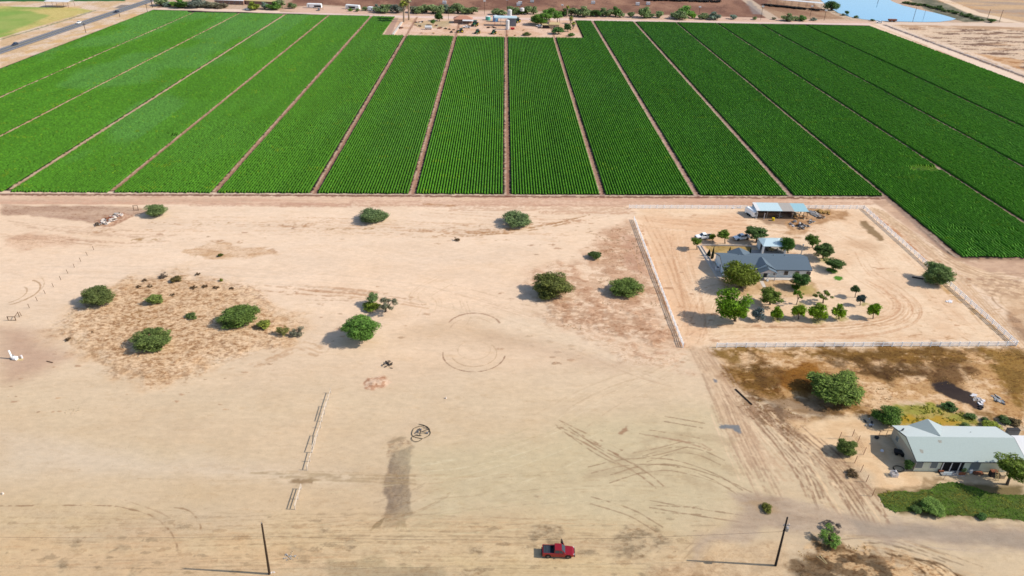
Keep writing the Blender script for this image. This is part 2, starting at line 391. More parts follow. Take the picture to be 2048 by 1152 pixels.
# feedlot
patch([(565, 14), (600, -10), (1500, -12), (1530, -10), (1580, 38), (1480, 36), (1400, 32), (1180, 24), (950, 20), (760, 17), (650, 10)], (128, 92, 74), 1, 3, 3, 12, c2=(160, 122, 98), ms=26, sharp=.2, seed=8, st=.7)
for q in range(46):
    x0 = 620+q*19+rnd.uniform(-5, 5); yy = rnd.uniform(-4, 20)
    dirt([(x0, yy), (x0+rnd.uniform(-14, 22), yy+rnd.uniform(4, 9))], rnd.uniform(4, 9), rnd.choice([(92, 62, 54), (100, 70, 58), (178, 140, 112)]), .5, .42, soft=.9, seed=q)
patch([(560, 20), (620, 12), (940, 22), (1180, 27), (1440, 33), (1600, 38), (1760, 44), (1760, 47), (1440, 43), (1150, 38), (800, 30), (600, 25)], (216, 184, 160), .9, 2, 1.5, 8, seed=9)
patch([(1470, -10), (1490, -10), (1560, 38), (1535, 38)], (196, 176, 152), 1, 1, .6, 5, seed=10)
patch([(1492, 2), (1500, 2), (1530, 30), (1505, 28)], (140, 134, 130), .7, 3, 2, 8, seed=11)
patch([(1560, -10), (1640, -8), (1660, 14), (1700, 38), (1560, 38), (1520, 14)], (150, 116, 90), 1, 2, 2, 8, c2=(176, 146, 116), ms=16, seed=12)
patch([(1600, -12), (1640, -12), (1664, 14), (1700, 33), (1735, 41), (1690, 38), (1640, 16)], (214, 194, 168), .9, 2, 2, 6, c2=(150, 138, 112), ms=7, bias=.6, seed=13)
# the road behind the field and its verges
patch([(310, 18), (600, 25), (800, 31), (1150, 38), (1450, 43), (1745, 47), (1745, 50), (1450, 48), (1150, 42), (800, 35), (600, 29), (310, 22)], (226, 202, 190), 1, 1, .6, 5, seed=14)
patch([(300, 19), (330, 14), (560, 21), (560, 26), (310, 21)], (232, 208, 186), 1, 1, .6, 5, seed=15)
# right of the field
patch([(1735, 46), (2048, 50), (2400, 60), (2400, 330), (2048, 172)], (190, 158, 124), 1, 1, 1, 5, c2=(224, 200, 170), ms=11, st=2.5, sharp=.1, seed=16)
patch([(1810, 56), (2048, 60), (2400, 70), (2400, 240), (2048, 138)], (140, 112, 90), .9, 3, 4, 14, c2=(204, 172, 136), ms=9, st=3, sharp=.1, seed=17, bias=.54)
patch([(1800, 56), (2048, 60), (2400, 70), (2400, 250), (2048, 142)], (118, 92, 76), .8, 3, 4, 14, c2=(0, 0, 0), ms=1.5, st=2.6, sharp=.04, seed=117, bias=.5, mask=True)
patch([(1760, 50), (2048, 60), (2400, 70), (2400, 250), (2048, 146)], (234, 212, 182), .8, 3, 4, 14, c2=(0, 0, 0), ms=1.3, st=3, sharp=.04, seed=118, bias=.46, mask=True)
patch([(1868, -12), (2400, -14), (2400, 40), (2048, 40), (1960, 22)], (128, 112, 98), .7, 3, 4, 14, c2=(0, 0, 0), ms=2, st=3, sharp=.04, seed=119, bias=.48, mask=True)
patch([(1900, 100), (2048, 120), (2048, 140), (1960, 112)], (196, 142, 78), .6, 4, 5, 10, seed=18)
patch([(1748, 48), (1762, 48), (2060, 161), (2300, 262), (2300, 290), (2048, 170)], (232, 210, 186), 1, 1, .4, 5, seed=19)
dirt([(1762, 47), (1860, 84), (2048, 153), (2200, 208)], 3.2, (96, 88, 88), .95, smooth=False)
dirt([(1768, 47.5), (1866, 84), (2054, 152), (2200, 205)], 1.2, (206, 200, 196), .9, smooth=False)
dirt([(1772, 47), (1872, 82), (2060, 149), (2200, 200)], 4.5, (232, 212, 188), .8, smooth=False)
patch([(1745, 44), (2048, 46), (2400, 50), (2400, 58), (2048, 54), (1760, 49)], (222, 202, 180), .95, 1.5, 1, 6, seed=20)
patch([(1800, -12), (1850, -12), (1935, 26), (2010, 42), (1930, 44), (1900, 38), (1850, 18)], (98, 104, 84), .95, 2, 2, 6, c2=(136, 134, 112), ms=6, seed=21)
patch([(1850, -12), (1868, -12), (1960, 25), (2048, 46), (2010, 44), (1935, 26)], (228, 206, 176), 1, 1.5, 1, 6, seed=22)
patch([(1868, -12), (2400, -14), (2400, 46), (2048, 44), (1960, 24)], (176, 158, 138), 1, 2, 2, 8, c2=(206, 176, 136), ms=20, st=3, seed=23)
dirt([(1880, 2), (2000, 24), (2100, 28)], 9, (200, 148, 84), .55, .45, soft=.9, seed=24)
# farmyard
patch([(767, 71), (798, 36), (1150, 41), (1168, 77)], (232, 202, 176), 1, 1, .6, 4, c2=(220, 184, 152), ms=10, seed=25)
patch([(767, 71), (786, 35), (797, 36), (782, 71)], (182, 150, 130), 1, .8, .4, 4, seed=26)
patch([(820, 42), (900, 42), (905, 52), (840, 58)], (196, 166, 104), .5, 3, 3, 8, c2=(150, 150, 90), ms=8, seed=27)
dirt([(766, 72.5), (960, 74.5), (1168, 78)], 3.0, (150, 110, 92), .9, smooth=False)
# --- soil under the crop
patch([(-276, 231), (138, 241), (137, 193), (303, 194), (281, 583), (53.5, 578), (53.5, 511), (-82, 508), (-84, 578), (-268, 588)], (34, 30, 26), 1, 1, .3, 4, c2=(48, 40, 32), ms=5, world=True, seed=28, scr=0)
LN = [(-206.5, -199.3), (-169.3, -164.9), (-134.6, -132.2), (-99.7, -100.2), (-65.3, -66.0), (-31.2, -33.1), (2.2, 1.7), (35.8, 34.0), (69.8, 67.0), (103.9, 99.0), (138.4, 130.6), (175.0, 161.6), (210.6, 194.6), (246.5, 229.7), (308.0, 280.0)]
LN = [(-274.5, -267.0), (-241.5, -233.2)]+LN
def lane_x(k, y): 
    a, b = LN[k]; return a+(b-a)*(y-240)/(578-240)
LANEC = [(206, 178, 140), (204, 172, 132), (200, 166, 124), (196, 168, 132), (176, 140, 110), (178, 140, 114), (176, 138, 114), (178, 138, 114), (172, 132, 108), (176, 140, 120), (186, 152, 136), (176, 148, 132), (160, 140, 122), (158, 138, 120), (150, 132, 114), (90, 80, 66), (120, 100, 80)]
for k in range(1, len(LN)-1):
    y0 = 194 if k >= 12 else 236
    x0, x1 = lane_x(k, y0), lane_x(k, 578)
    wl = 1.9 if k < 11 else 1.5
    dirt([(x0-.2, y0), (x1-.2, 578)], wl, LANEC[k], .95, world=True, soft=.3)
    dirt([(x0-.9, y0), (x1-.9, 578)], .6, (214, 194, 168), .6, .45, world=True, seed=k)
    dirt([(x0+.1, y0), (x1+.1, 578)], .5, (120, 84, 66), .6, .4, world=True, seed=k+20)
# bund along the near edge
dirt([(0, 389), (600, 391), (1180, 394), (1772, 397)], 1.8, (118, 76, 58), .9, .2, seed=1)
dirt([(0, 386.5), (600, 388.5), (1180, 391), (1765, 393)], .7, (176, 156, 140), .8, .35, seed=2)
dirt([(1772, 397), (1906, 519)], 2.0, (150, 126, 108), .9, smooth=False)
dirt([(1906, 519), (2048, 521), (2200, 523)], 2.4, (170, 140, 112), .9, smooth=False)
# --- road in front of the field
patch([(-200, 391), (1180, 396), (1772, 399), (1740, 410), (1180, 412), (-200, 408)], (226, 196, 166), .95, 1, .6, 4, c2=(208, 170, 142), ms=4, st=9, sharp=.15, seed=30, scr=.2)
for (a, b, yy, c) in [(380, 700, 407, (196, 158, 132)), (560, 1250, 409, (190, 150, 122)), (900, 1260, 416, (196, 160, 130)), (1080, 1270, 423, (192, 150, 118)), (0, 500, 399, (206, 178, 150)), (700, 1250, 401, (200, 162, 136)), (1250, 1760, 404, (196, 160, 132))]:
    for q in range(4): dirt([(a, yy+q*1.6), ((a+b)/2, yy+q*1.6+rnd.uniform(-.6, .6)), (b, yy+q*1.6)], .8, c, .6, .42, seed=q+int(a))
patch([(0, 410), (120, 411), (290, 415), (300, 425), (190, 447), (120, 436), (0, 430)], (180, 150, 126), .9, 2, 1.5, 5, c2=(196, 168, 142), ms=4, st=4, seed=31)
patch([(188, 446), (214, 430), (250, 424), (262, 432), (236, 450), (200, 456)], (170, 130, 102), .9, 1.5, 2, 2, c2=(206, 172, 142), ms=.8, seed=29, z=.3)
patch([(0, 478), (60, 462), (160, 478), (130, 496), (0, 500)], (222, 190, 158), .7, 3, 3, 6, c2=(204, 166, 134), ms=3, st=3, seed=32)
for q, (x_, y_, l_) in enumerate([(430, 448, 60), (330, 446, 50), (590, 450, 40), (300, 478, 60), (450, 482, 60), (480, 500, 120), (440, 510, 90), (700, 458, 90), (900, 463, 150), (980, 466, 90), (880, 410, 60), (1000, 458, 90), (1120, 447, 70), (1150, 442, 50), (520, 505, 60), (395, 495, 40), (210, 462, 30)]):
    dirt([(x_-l_*.5, y_+rnd.uniform(-2, 2)), (x_, y_), (x_+l_*.5, y_+rnd.uniform(-3, 2))], rnd.uniform(1.2, 2.6), rnd.choice([(176, 136, 96), (166, 132, 84), (190, 148, 112)]), .85, .5, soft=.8, seed=q+300)
patch([(372, 500), (440, 488), (520, 496), (560, 510), (480, 517), (400, 514)], (206, 170, 128), .8, 2, 3, 3, c2=(226, 198, 164), ms=1.5, st=3, seed=33)
# --- the scrubby patch on the left
patch([(322, 550), (400, 552), (500, 572), (530, 610), (600, 640), (612, 668), (560, 690), (500, 690), (430, 730), (350, 762), (262, 758), (210, 722), (150, 690), (105, 652), (130, 622), (200, 604), (215, 580), (270, 558)], (212, 176, 132), .85, 9, 8, 7, c2=(228, 200, 162), ms=1.3, st=1.6, sharp=.14, seed=34, z=.08, scr=.85)
patch([(230, 590), (320, 575), (430, 585), (470, 600), (440, 640), (420, 690), (330, 730), (240, 720), (200, 660)], (168, 128, 82), .4, 8, 8, 6, c2=(216, 182, 138), ms=.8, st=1.6, sharp=.08, bias=.45, seed=35)
patch([(255, 628), (300, 618), (330, 640), (290, 668), (240, 655)], (150, 112, 52), .5, 4, 3, 3, c2=(190, 150, 100), ms=.9, seed=36)
patch([(322, 550), (500, 572), (560, 630), (560, 690), (430, 725), (350, 758), (262, 755), (150, 688), (110, 652), (150, 618), (270, 560)], (150, 112, 74), .6, 6, 5, 4, c2=(0, 0, 0), ms=.13, st=1.6, sharp=.03, bias=.47, seed=137, mask=True, z=.12)
patch([(322, 550), (500, 572), (560, 630), (560, 690), (430, 725), (350, 758), (262, 755), (150, 688), (110, 652), (150, 618), (270, 560)], (240, 212, 172), .6, 6, 5, 4, c2=(0, 0, 0), ms=.15, st=1.8, sharp=.03, bias=.465, seed=138, mask=True)
patch([(120, 660), (170, 705), (230, 745), (330, 770), (300, 755), (200, 715), (150, 680)], (160, 124, 84), .6, 1, 1.5, 2, c2=(214, 182, 142), ms=.8, sharp=.05, seed=37)
# scattered crumbs of dry growth and clods
for q in range(230):
    k = q % 6
    x_, y_ = [(rnd.uniform(200, 1250), rnd.gauss(462, 14)), (rnd.uniform(560, 860), rnd.uniform(560, 690)), (rnd.uniform(0, 560), rnd.uniform(700, 830)), (rnd.uniform(1000, 1360), rnd.uniform(560, 700)), (rnd.uniform(1100, 1400), rnd.uniform(690, 735)), (rnd.uniform(1050, 1300), rnd.uniform(430, 560))][k]
    r_ = rnd.uniform(.3, 1.3)*(.6 if k == 2 else 1)
    speck(x_, y_, r_*1.8, r_*.8, rnd.choice([(176, 138, 102), (190, 154, 116), (150, 118, 86), (166, 126, 92)]), .65, rnd.uniform(.56, .7), rnd.uniform(.25, .6))
bundle([(500, 572), (620, 582), (720, 590), (800, 602), (860, 612)], 5, 9, .6, [(190, 150, 112), (176, 136, 100)], .6, .45, 3)
bundle([(560, 590), (700, 594), (790, 600)], 6, 6, .4, [(176, 140, 106)], .6, .5, 4)
bundle([(640, 650), (650, 700), (600, 690), (520, 720), (440, 740)], 5, 8, .8, [(186, 150, 112), (196, 160, 122)], .55, .5, 5)
bundle([(840, 650), (860, 610), (850, 590), (900, 560)], 12, 12, .3, [(206, 176, 140), (220, 196, 162)], .5, .42, 6)
bundle([(930, 600), (940, 640), (910, 670)], 8, 6, .25, [(190, 160, 126)], .5, .42, 7)
bundle([(850, 570), (1000, 610), (1150, 660), (1300, 720), (1390, 740)], 16, 26, .4, [(214, 192, 160), (196, 166, 134), (186, 158, 126)], .45, .42, 8)
bundle([(0, 545), (250, 545), (500, 552), (760, 575), (1000, 620)], 9, 14, .8, [(216, 194, 166), (224, 204, 178)], .4, .4, 9)
bundle([(300, 452), (600, 452), (900, 463), (1150, 470)], 14, 20, .7, [(196, 156, 116), (206, 170, 134)], .6, .54, 10)
bundle([(840, 425), (1000, 436), (1150, 440), (1260, 425)], 6, 10, .5, [(190, 146, 112), (204, 166, 132)], .55, .48, 11)
bundle([(760, 470), (900, 470), (1020, 462), (1110, 448), (1190, 428)], 3, 7, .9, [(170, 130, 86), (190, 148, 108)], .75, .5, 12)
bundle([(0, 450), (120, 466), (260, 478), (400, 470)], 14, 14, .8, [(204, 170, 138), (186, 152, 122)], .55, .46, 13)
# reddish scrub patch left of the ranch fence
for q, pts in enumerate([[(1190, 468), (1262, 450), (1284, 500), (1310, 570), (1345, 660), (1362, 694), (1330, 700), (1290, 640), (1200, 600), (1210, 540), (1170, 500)],
                         [(1040, 540), (1130, 525), (1180, 560), (1200, 620), (1330, 640), (1340, 690), (1240, 670), (1120, 655), (1040, 632), (1120, 610), (1060, 575)],
                         [(1150, 660), (1300, 700), (1370, 720), (1330, 735), (1240, 725), (1180, 690)]]):
    patch(pts, (200, 160, 126), .7, 7, 7, 6, c2=(232, 204, 172), ms=[2.2, 1.4, 1.0][q], st=1.5, sharp=.07, bias=[.55, .5, .42][q], seed=40+q, z=.06, scr=.75)
patch([(1060, 590), (1200, 600), (1345, 660), (1362, 694), (1300, 690), (1200, 660), (1100, 640)], (164, 124, 90), .5, 6, 5, 3, c2=(0, 0, 0), ms=.28, st=1.8, sharp=.03, bias=.47, seed=139, mask=True, z=.12)
patch([(1190, 468), (1262, 450), (1310, 570), (1345, 650), (1200, 620), (1100, 600)], (180, 138, 104), .45, 6, 5, 3, c2=(0, 0, 0), ms=.8, st=1.6, sharp=.04, bias=.46, seed=141, mask=True)
patch([(1245, 470), (1268, 468), (1300, 560), (1250, 530)], (190, 150, 122), .7, 3, 3, 6, seed=43)
# smooth darker drifts across the middle
for q, (pts, c, a) in enumerate([([(860, 640), (960, 650), (1100, 690), (1000, 700), (880, 690), (780, 690), (800, 660)], (206, 180, 146), .6), ([(980, 665), (1120, 690), (1300, 740), (1240, 750), (1100, 720), (960, 680)], (196, 170, 140), .6),
                                 ([(0, 660), (60, 660), (110, 690), (130, 720), (70, 745), (0, 760)], (190, 160, 134), .85), ([(0, 880), (300, 905), (560, 935), (700, 950), (560, 965), (0, 955)], (216, 200, 174), .6),
                                 ([(900, 620), (1100, 640), (1300, 730), (1120, 700), (960, 650)], (224, 206, 176), .5), ([(230, 960), (520, 975), (760, 990), (760, 1040), (520, 1035), (380, 1010)], (206, 182, 144), .6)]):
    patch(pts, c, a, 8, 4, 15, seed=50+q)
# sand mound, stockpiled strip and mud
patch([(735, 755), (765, 752), (786, 765), (770, 775), (740, 782), (722, 778), (726, 764)], (196, 156, 124), 1, .6, .8, 2, c2=(224, 196, 166), ms=.7, sharp=.1, seed=60, z=.25)
patch([(775, 888), (790, 876), (812, 878), (824, 892), (822, 912), (776, 912)], (202, 178, 144), .8, 1, 1, 2, c2=(176, 154, 126), ms=.8, seed=61, z=.08)
patch([(776, 885), (800, 874), (812, 874), (806, 880), (786, 886)], (160, 142, 112), .8, .6, .5, 2, seed=62)
patch([(784, 905), (824, 893), (822, 930), (816, 985), (826, 1030), (800, 1050), (764, 1056), (772, 1000), (764, 985), (778, 930)], (140, 124, 104), .95, .7, .8, 2, c2=(160, 142, 116), ms=1.2, sharp=.2, seed=63, st=.5, scr=.3)
for q in range(9): dirt([(742+q*2.3, 1060-q*1.2), (750+q*2.3, 1048-q*1.5)], .3, (104, 88, 64), .8, world=True if False else False, seed=q)
for q in range(5): dirt([(792+q*5, 1058), (797+q*3, 1042)], .3, (120, 104, 78), .7, seed=q)
patch([(640, 1112), (700, 1118), (790, 1120), (880, 1135), (900, 1175), (660, 1175)], (116, 110, 92), .95, 1.2, 2, 3, c2=(156, 146, 118), ms=2, st=3, seed=64)
patch([(560, 1090), (610, 1085), (640, 1100), (600, 1125), (560, 1120)], (178, 156, 122), .7, 2, 1.5, 3, seed=65)
# band of wheel marks across the bottom
patch([(-60, 1010), (500, 1050), (900, 1030), (1300, 1035), (1440, 1080), (1440, 1180), (-60, 1180)], (198, 176, 138), .55, 6, 4, 10, c2=(212, 188, 142), ms=3, st=10, sharp=.25, seed=66, scr=.30)
for q, (pts, c) in enumerate([([(0, 1080), (260, 1070), (420, 1100), (380, 1175), (0, 1175)], (214, 178, 134)), ([(420, 1080), (640, 1070), (660, 1130), (520, 1160), (400, 1140)], (220, 184, 138)), ([(900, 1110), (1250, 1115), (1380, 1175), (900, 1175)], (204, 184, 132)),
        ([(1150, 1050), (1480, 1060), (1420, 1110), (1180, 1110)], (214, 180, 136)), ([(820, 1040), (1130, 1050), (1100, 1090), (800, 1085)], (196, 172, 132)), ([(0, 1040), (400, 1045), (380, 1065), (0, 1065)], (196, 176, 148))]):
    patch(pts, c, .34, 6, 5, 7, seed=230+q, scr=.3)
patch([(830, 880), (1450, 830), (1500, 980), (1440, 1060), (830, 1040)], (198, 186, 148), .6, 14, 8, 20, seed=67)
DK = [(160, 138, 104), (176, 148, 110), (146, 128, 98)]
bundle([(-60, 1100), (400, 1090), (800, 1082), (1200, 1088), (1500, 1100)], 9, 44, .28, DK+[(222, 202, 158), (196, 158, 116)], .36, .5, 20)
bundle([(-60, 1135), (400, 1125), (800, 1115), (1200, 1120), (1400, 1130)], 6, 26, .25, DK+[(224, 204, 160)], .36, .5, 21)
bundle([(-60, 1060), (300, 1060), (700, 1050), (1100, 1060), (1500, 1062)], 6, 20, .25, DK, .34, .52, 22)
bundle([(620, 1040), (900, 1010), (1200, 990), (1420, 1000)], 14, 22, .25, DK+[(214, 204, 164)], .36, .52, 23)
bundle([(830, 985), (960, 965), (1100, 920), (1230, 860)], 18, 16, .25, [(190, 176, 136), (222, 212, 176)], .45, .44, 24)
bundle([(560, 1045), (700, 1035), (830, 1000), (900, 960)], 6, 10, .25, DK, .45, .48, 25)
bundle([(0, 1030), (260, 1038), (520, 1050), (760, 1052)], 5, 10, .25, DK+[(216, 196, 156)], .3, .52, 26)
for q in range(140):
    x_ = rnd.uniform(-20, 1500); y_ = rnd.choice([rnd.gauss(1095, 26), rnd.uniform(1030, 1150)]); r_ = rnd.uniform(.2, 1.1)
    speck(x_, y_, r_*2.2, r_*.8, rnd.choice(DK), .5, rnd.uniform(.54, .68), rnd.uniform(.15, .35))
for (x_, y_, r_) in [(950, 1100, 24), (1075, 998, 10), (1170, 1105, 22), (1280, 1080, 60), (700, 1090, 14), (1090, 1068, 40), (700, 1082, 12), (160, 1084, 12), (240, 1100, 10), (130, 1128, 20), (590, 1094, 16), (940, 1150, 30), (1300, 1145, 26), (1110, 1060, 22), (1270, 1100, 40), (270, 1145, 14), (640, 1058, 10), (1320, 1085, 25)]:
    patch([(x_-r_, y_), (x_-r_*.4, y_-r_*.45), (x_+r_*.5, y_-r_*.4), (x_+r_, y_), (x_+r_*.4, y_+r_*.4), (x_-r_*.5, y_+r_*.4)], (146, 130, 102), .75, 1.2, 1.3, 1.5, c2=(196, 176, 140), ms=.7, st=2, sharp=.12, seed=int(x_) % 30, z=.05)
bundle([(0, 940), (420, 955), (600, 952), (830, 958), (1100, 960)], 3, 8, .3, [(184, 160, 122), (222, 204, 170)], .4, .45, 5)
dirt([(590, 963), (630, 963)], 1.4, (150, 126, 92), .9, .3, soft=.7)
for q in range(3): dirt([(500+q*60, 946+q*8), (650, 950+q*5), (830, 952+q*8)], .5, (168, 148, 112), .6, .4, seed=q+9)
dirt([(0, 1012), (200, 1011), (260, 1018), (310, 1035), (345, 1070), (358, 1105)], .3, (150, 122, 90), .75, .42, seed=3)
dirt([(340, 1014), (375, 1020), (398, 1042), (402, 1070)], .3, (150, 122, 88), .75, .4, seed=4)
dirt([(250, 1000), (330, 1030), (356, 1060)], .25, (160, 132, 100), .5, .45, seed=6)
# doughnut tyre circles
def ring(px, py, rm, a0, a1, wdt, c, alpha, broken=0, sq=1.0):
    cx, cy = G(px, py); dirt([(cx+rm*math.cos(t), cy+rm*sq*math.sin(t)) for t in np.linspace(R_(a0), R_(a1), 28)], wdt, c, alpha, broken, world=True, smooth=False, seed=int(px))
ring(948, 706, 7.4, 178, 352, .26, (136, 102, 76), .8); ring(948, 706, 5.4, 200, 400, .25, (176, 148, 114), .6); ring(948, 655, 6.8, 20, 160, .35, (146, 108, 80), .7, .3); ring(945, 660, 5.6, 30, 170, .25, (170, 138, 106), .5, .35); ring(948, 700, 3.9, 10, 380, .2, (190, 162, 128), .4)
ring(20, 585, 7, -60, 70, .35, (170, 136, 98), .8); ring(10, 590, 5, -50, 60, .3, (176, 144, 108), .7); ring(15, 580, 8.5, -40, 50, .25, (186, 156, 120), .6)
ring(2060, 610, 9, 100, 270, .5, (150, 118, 84), .7); ring(2060, 612, 7, 90, 270, .5, (142, 108, 76), .7); ring(1970, 570, 6, 200, 350, .3, (180, 148, 112), .7); ring(1985, 574, 7.5, 200, 340, .3, (180, 148, 112), .6)
patch([(2010, 590), (2100, 570), (2120, 690), (2048, 680), (2020, 640)], (176, 138, 100), .8, 3, 2, 5, c2=(146, 112, 80), ms=2, seed=70)
for (px_, py_) in [(1392, 452), (1412, 450), (1590, 474), (1572, 478), (1420, 456), (1605, 470), (1330, 520)]:
    ring(px_, py_, rnd.uniform(3, 5), rnd.uniform(0, 90), rnd.uniform(180, 330), .3, (176, 134, 100), .6, .3)
# tracks leaving the diagonal corner on the right
patch([(1740, 400), (1772, 400), (1906, 521), (2060, 523), (2060, 560), (1960, 540), (1880, 500)], (204, 172, 142), .9, 1.5, 1, 5, c2=(190, 158, 130), ms=3, seed=71, scr=.12)
patch([(1738, 415), (1760, 420), (1880, 510), (2060, 575), (2060, 660), (1940, 560), (1800, 470)], (232, 204, 166), .6, 2, 2, 5, c2=(214, 182, 144), ms=2, seed=72, scr=.15)
for q in range(4): pair([(1738+q*7, 415+q*2), (1800+q*7, 455+q*3), (1880+q*5, 520-q*3), (1960, 555-q*4), (2060, 580-q*8)], 1.8, .45, (176, 144, 108), .6, .3, seed=q)
for q in range(3): pair([(1905+q*6, 545+q*3), (1950+q*6, 600), (2010+q*6, 668), (2050+q*6, 720)], 1.8, .5, (190, 156, 116), .6, .25, seed=q+5)
patch([(1920, 555), (2000, 545), (2060, 570), (2060, 590), (1980, 590)], (170, 138, 108), .6, 2, 2, 3, c2=(222, 194, 158), ms=1.2, sharp=.08, seed=73)
# ranch yard
patch([(1270, 420), (1500, 418), (1720, 420), (1850, 520), (2010, 680), (1440, 686), (1375, 690), (1330, 600)], (228, 196, 158), .75, 3, 2, 8, c2=(238, 212, 176), ms=6, sharp=.2, seed=74, scr=.16)
patch([(1275, 430), (1480, 430), (1500, 470), (1400, 500), (1400, 660), (1375, 690), (1330, 600)], (224, 184, 144), .6, 6, 4, 10, seed=75)
YC = [(196, 150, 110), (206, 164, 122), (244, 220, 186), (186, 142, 104)]
bundle([(1240, 425), (1320, 440), (1430, 448), (1540, 456), (1640, 470), (1740, 520)], 16, 44, .3, YC, .55, .45, 30)
bundle([(1275, 430), (1310, 500), (1345, 590), (1385, 694)], 13, 34, .3, YC, .5, .45, 31)
bundle([(1385, 694), (1430, 668), (1560, 662), (1700, 658), (1790, 640), (1812, 612), (1780, 580), (1720, 540), (1690, 480)], 8, 40, .3, YC, .55, .44, 32)
bundle([(1380, 690), (1400, 640), (1430, 585), (1520, 582), (1700, 580)], 8, 22, .3, YC, .5, .45, 33)
bundle([(1350, 450), (1360, 520), (1380, 600), (1390, 690)], 8, 18, .3, YC, .45, .46, 34)
bundle([(1560, 470), (1680, 440), (1800, 500), (1900, 610), (1960, 670)], 22, 36, .3, YC, .4, .5, 35)
bundle([(1440, 684), (1600, 680), (1800, 676), (1960, 672)], 8, 14, .3, YC, .4, .5, 36)
bundle([(1738, 412), (1800, 452), (1880, 515), (1960, 556), (2070, 585)], 10, 34, .4, [(180, 146, 110), (196, 164, 128), (240, 214, 176)], .55, .42, 37)
bundle([(1890, 520), (1950, 600), (2010, 668), (2060, 730)], 9, 26, .4, [(190, 156, 116), (176, 142, 106), (238, 210, 172)], .5, .42, 38)
bundle([(1900, 545), (1960, 560), (2070, 560)], 9, 18, .4, [(176, 144, 112), (240, 214, 178)], .5, .42, 39)
for q in range(60):
    x_, y_ = rnd.uniform(1300, 1990), rnd.uniform(425, 685); r_ = rnd.uniform(.3, 1.4)
    speck(x_, y_, r_*2, r_*.8, rnd.choice([(186, 142, 104), (168, 126, 90)]), .7, rnd.uniform(.52, .66), rnd.uniform(.3, .8))
patch([(1720, 440), (1732, 442), (1768, 478), (1760, 483), (1742, 470), (1722, 450)], (128, 104, 66), .85, 1, 1, 2, seed=76)
patch([(1690, 470), (1760, 490), (1750, 510), (1700, 490)], (196, 160, 122), .5, 4, 2, 5, seed=77)
patch([(1500, 432), (1600, 432), (1610, 452), (1540, 450)], (142, 112, 84), .75, 2, 1.5, 3, seed=78)
patch([(1605, 418), (1700, 418), (1690, 440), (1620, 448), (1590, 470), (1560, 466)], (200, 162, 118), .8, 2, 3, 4, c2=(168, 126, 80), ms=2, seed=79)
patch([(1405, 489), (1500, 491), (1508, 507), (1426, 508)], (188, 162, 104), .95, .6, .4, 2, c2=(170, 146, 84), ms=2, seed=81)
patch([(1440, 560), (1620, 560), (1640, 590), (1600, 594), (1470, 592)], (196, 164, 118), .85, 1.5, 1.5, 3, c2=(214, 184, 140), ms=2, seed=82)
patch([(1592, 572), (1625, 570), (1632, 588), (1596, 590)], (170, 156, 80), .6, 1.5, 1, 2, seed=83)
for (x_, y_, r_) in [(1666, 541, 12), (1605, 575, 14), (1600, 612, 14), (1680, 636, 14), (1650, 520, 14), (1728, 608, 10), (1640, 612, 14), (1560, 638, 16), (1636, 640, 18)]:
    patch([(x_-r_, y_), (x_, y_-r_*.5), (x_+r_, y_), (x_, y_+r_*.5)], (150, 146, 74), .75, 1.2, 1, 1.2, seed=int(x_) % 30)
patch([(1667, 556), (1672, 552), (1682, 553), (1687, 558), (1678, 561), (1669, 560)], (84, 134, 42), 1, .5, .5, 1, seed=84)
dirt([(1440, 652), (1560, 655), (1700, 652), (1760, 648)], 1.2, (176, 134, 92), .6, .45, soft=.8, seed=85)
for q in range(34):
    x_, y_ = rnd.uniform(1800, 2010), rnd.uniform(590, 690)
    dirt([(x_, y_), (x_+rnd.uniform(6, 20), y_+rnd.uniform(-4, 8))], .4, (186, 146, 104), .7, .4, seed=q)
dirt([(1740, 425), (1800, 470), (1850, 520)], 1.6, (184, 132, 90), .8, .45, seed=86)
dirt([(1880, 570), (1950, 625), (2025, 688)], 2.0, (190, 150, 92), .7, .45, seed=87)
dirt([(1280, 445), (1300, 520), (1330, 600), (1366, 690)], 1.2, (176, 126, 82), .7, .5, seed=88)
# dead-grass lot
patch([(1412, 700), (1560, 697), (1800, 697), (1960, 697), (2060, 697), (2060, 860), (1960, 830), (1800, 800), (1760, 830), (1640, 830), (1560, 820), (1470, 770)], (226, 194, 150), .9, 2, 3, 5, c2=(206, 168, 118), ms=2, seed=90)
DG = [([(1412, 701), (1560, 697), (1545, 712), (1450, 716)], (156, 122, 58), .52), ([(1430, 742), (1500, 728), (1570, 742), (1560, 790), (1470, 770)], (148, 108, 44), .62), ([(1540, 735), (1640, 730), (1650, 770), (1600, 790), (1560, 775)], (166, 112, 36), .85),
      ([(1560, 697), (1960, 697), (1950, 725), (1850, 732), (1700, 722), (1600, 712)], (150, 112, 46), .6), ([(1640, 712), (1700, 720), (1820, 728), (1860, 745), (1780, 758), (1700, 735)], (116, 84, 38), .7), ([(1500, 700), (1560, 740), (1540, 790), (1580, 810), (1500, 800)], (126, 90, 44), .45),
      ([(1840, 740), (1930, 720), (1960, 760), (1900, 775), (1860, 770)], (132, 98, 56), .5), ([(1960, 697), (2060, 697), (2060, 830), (2030, 800), (1990, 740)], (168, 130, 58), .62), ([(1470, 790), (1560, 810), (1620, 840), (1600, 900), (1500, 830)], (170, 138, 104), .42),
      ([(1600, 815), (1700, 812), (1760, 815), (1740, 835), (1640, 838)], (156, 116, 54), .6), ([(1700, 775), (1790, 775), (1800, 800), (1720, 800)], (170, 132, 94), .4), ([(1930, 830), (2060, 835), (2060, 880), (1960, 870)], (160, 124, 70), .5)]
patch([(1440, 700), (2060, 698), (2060, 870), (1900, 800), (1600, 820), (1460, 780)], (186, 146, 92), .8, 2, 4, 4, c2=(226, 194, 152), ms=.9, st=2, sharp=.05, bias=.46, seed=99, mask=True, scr=.8)
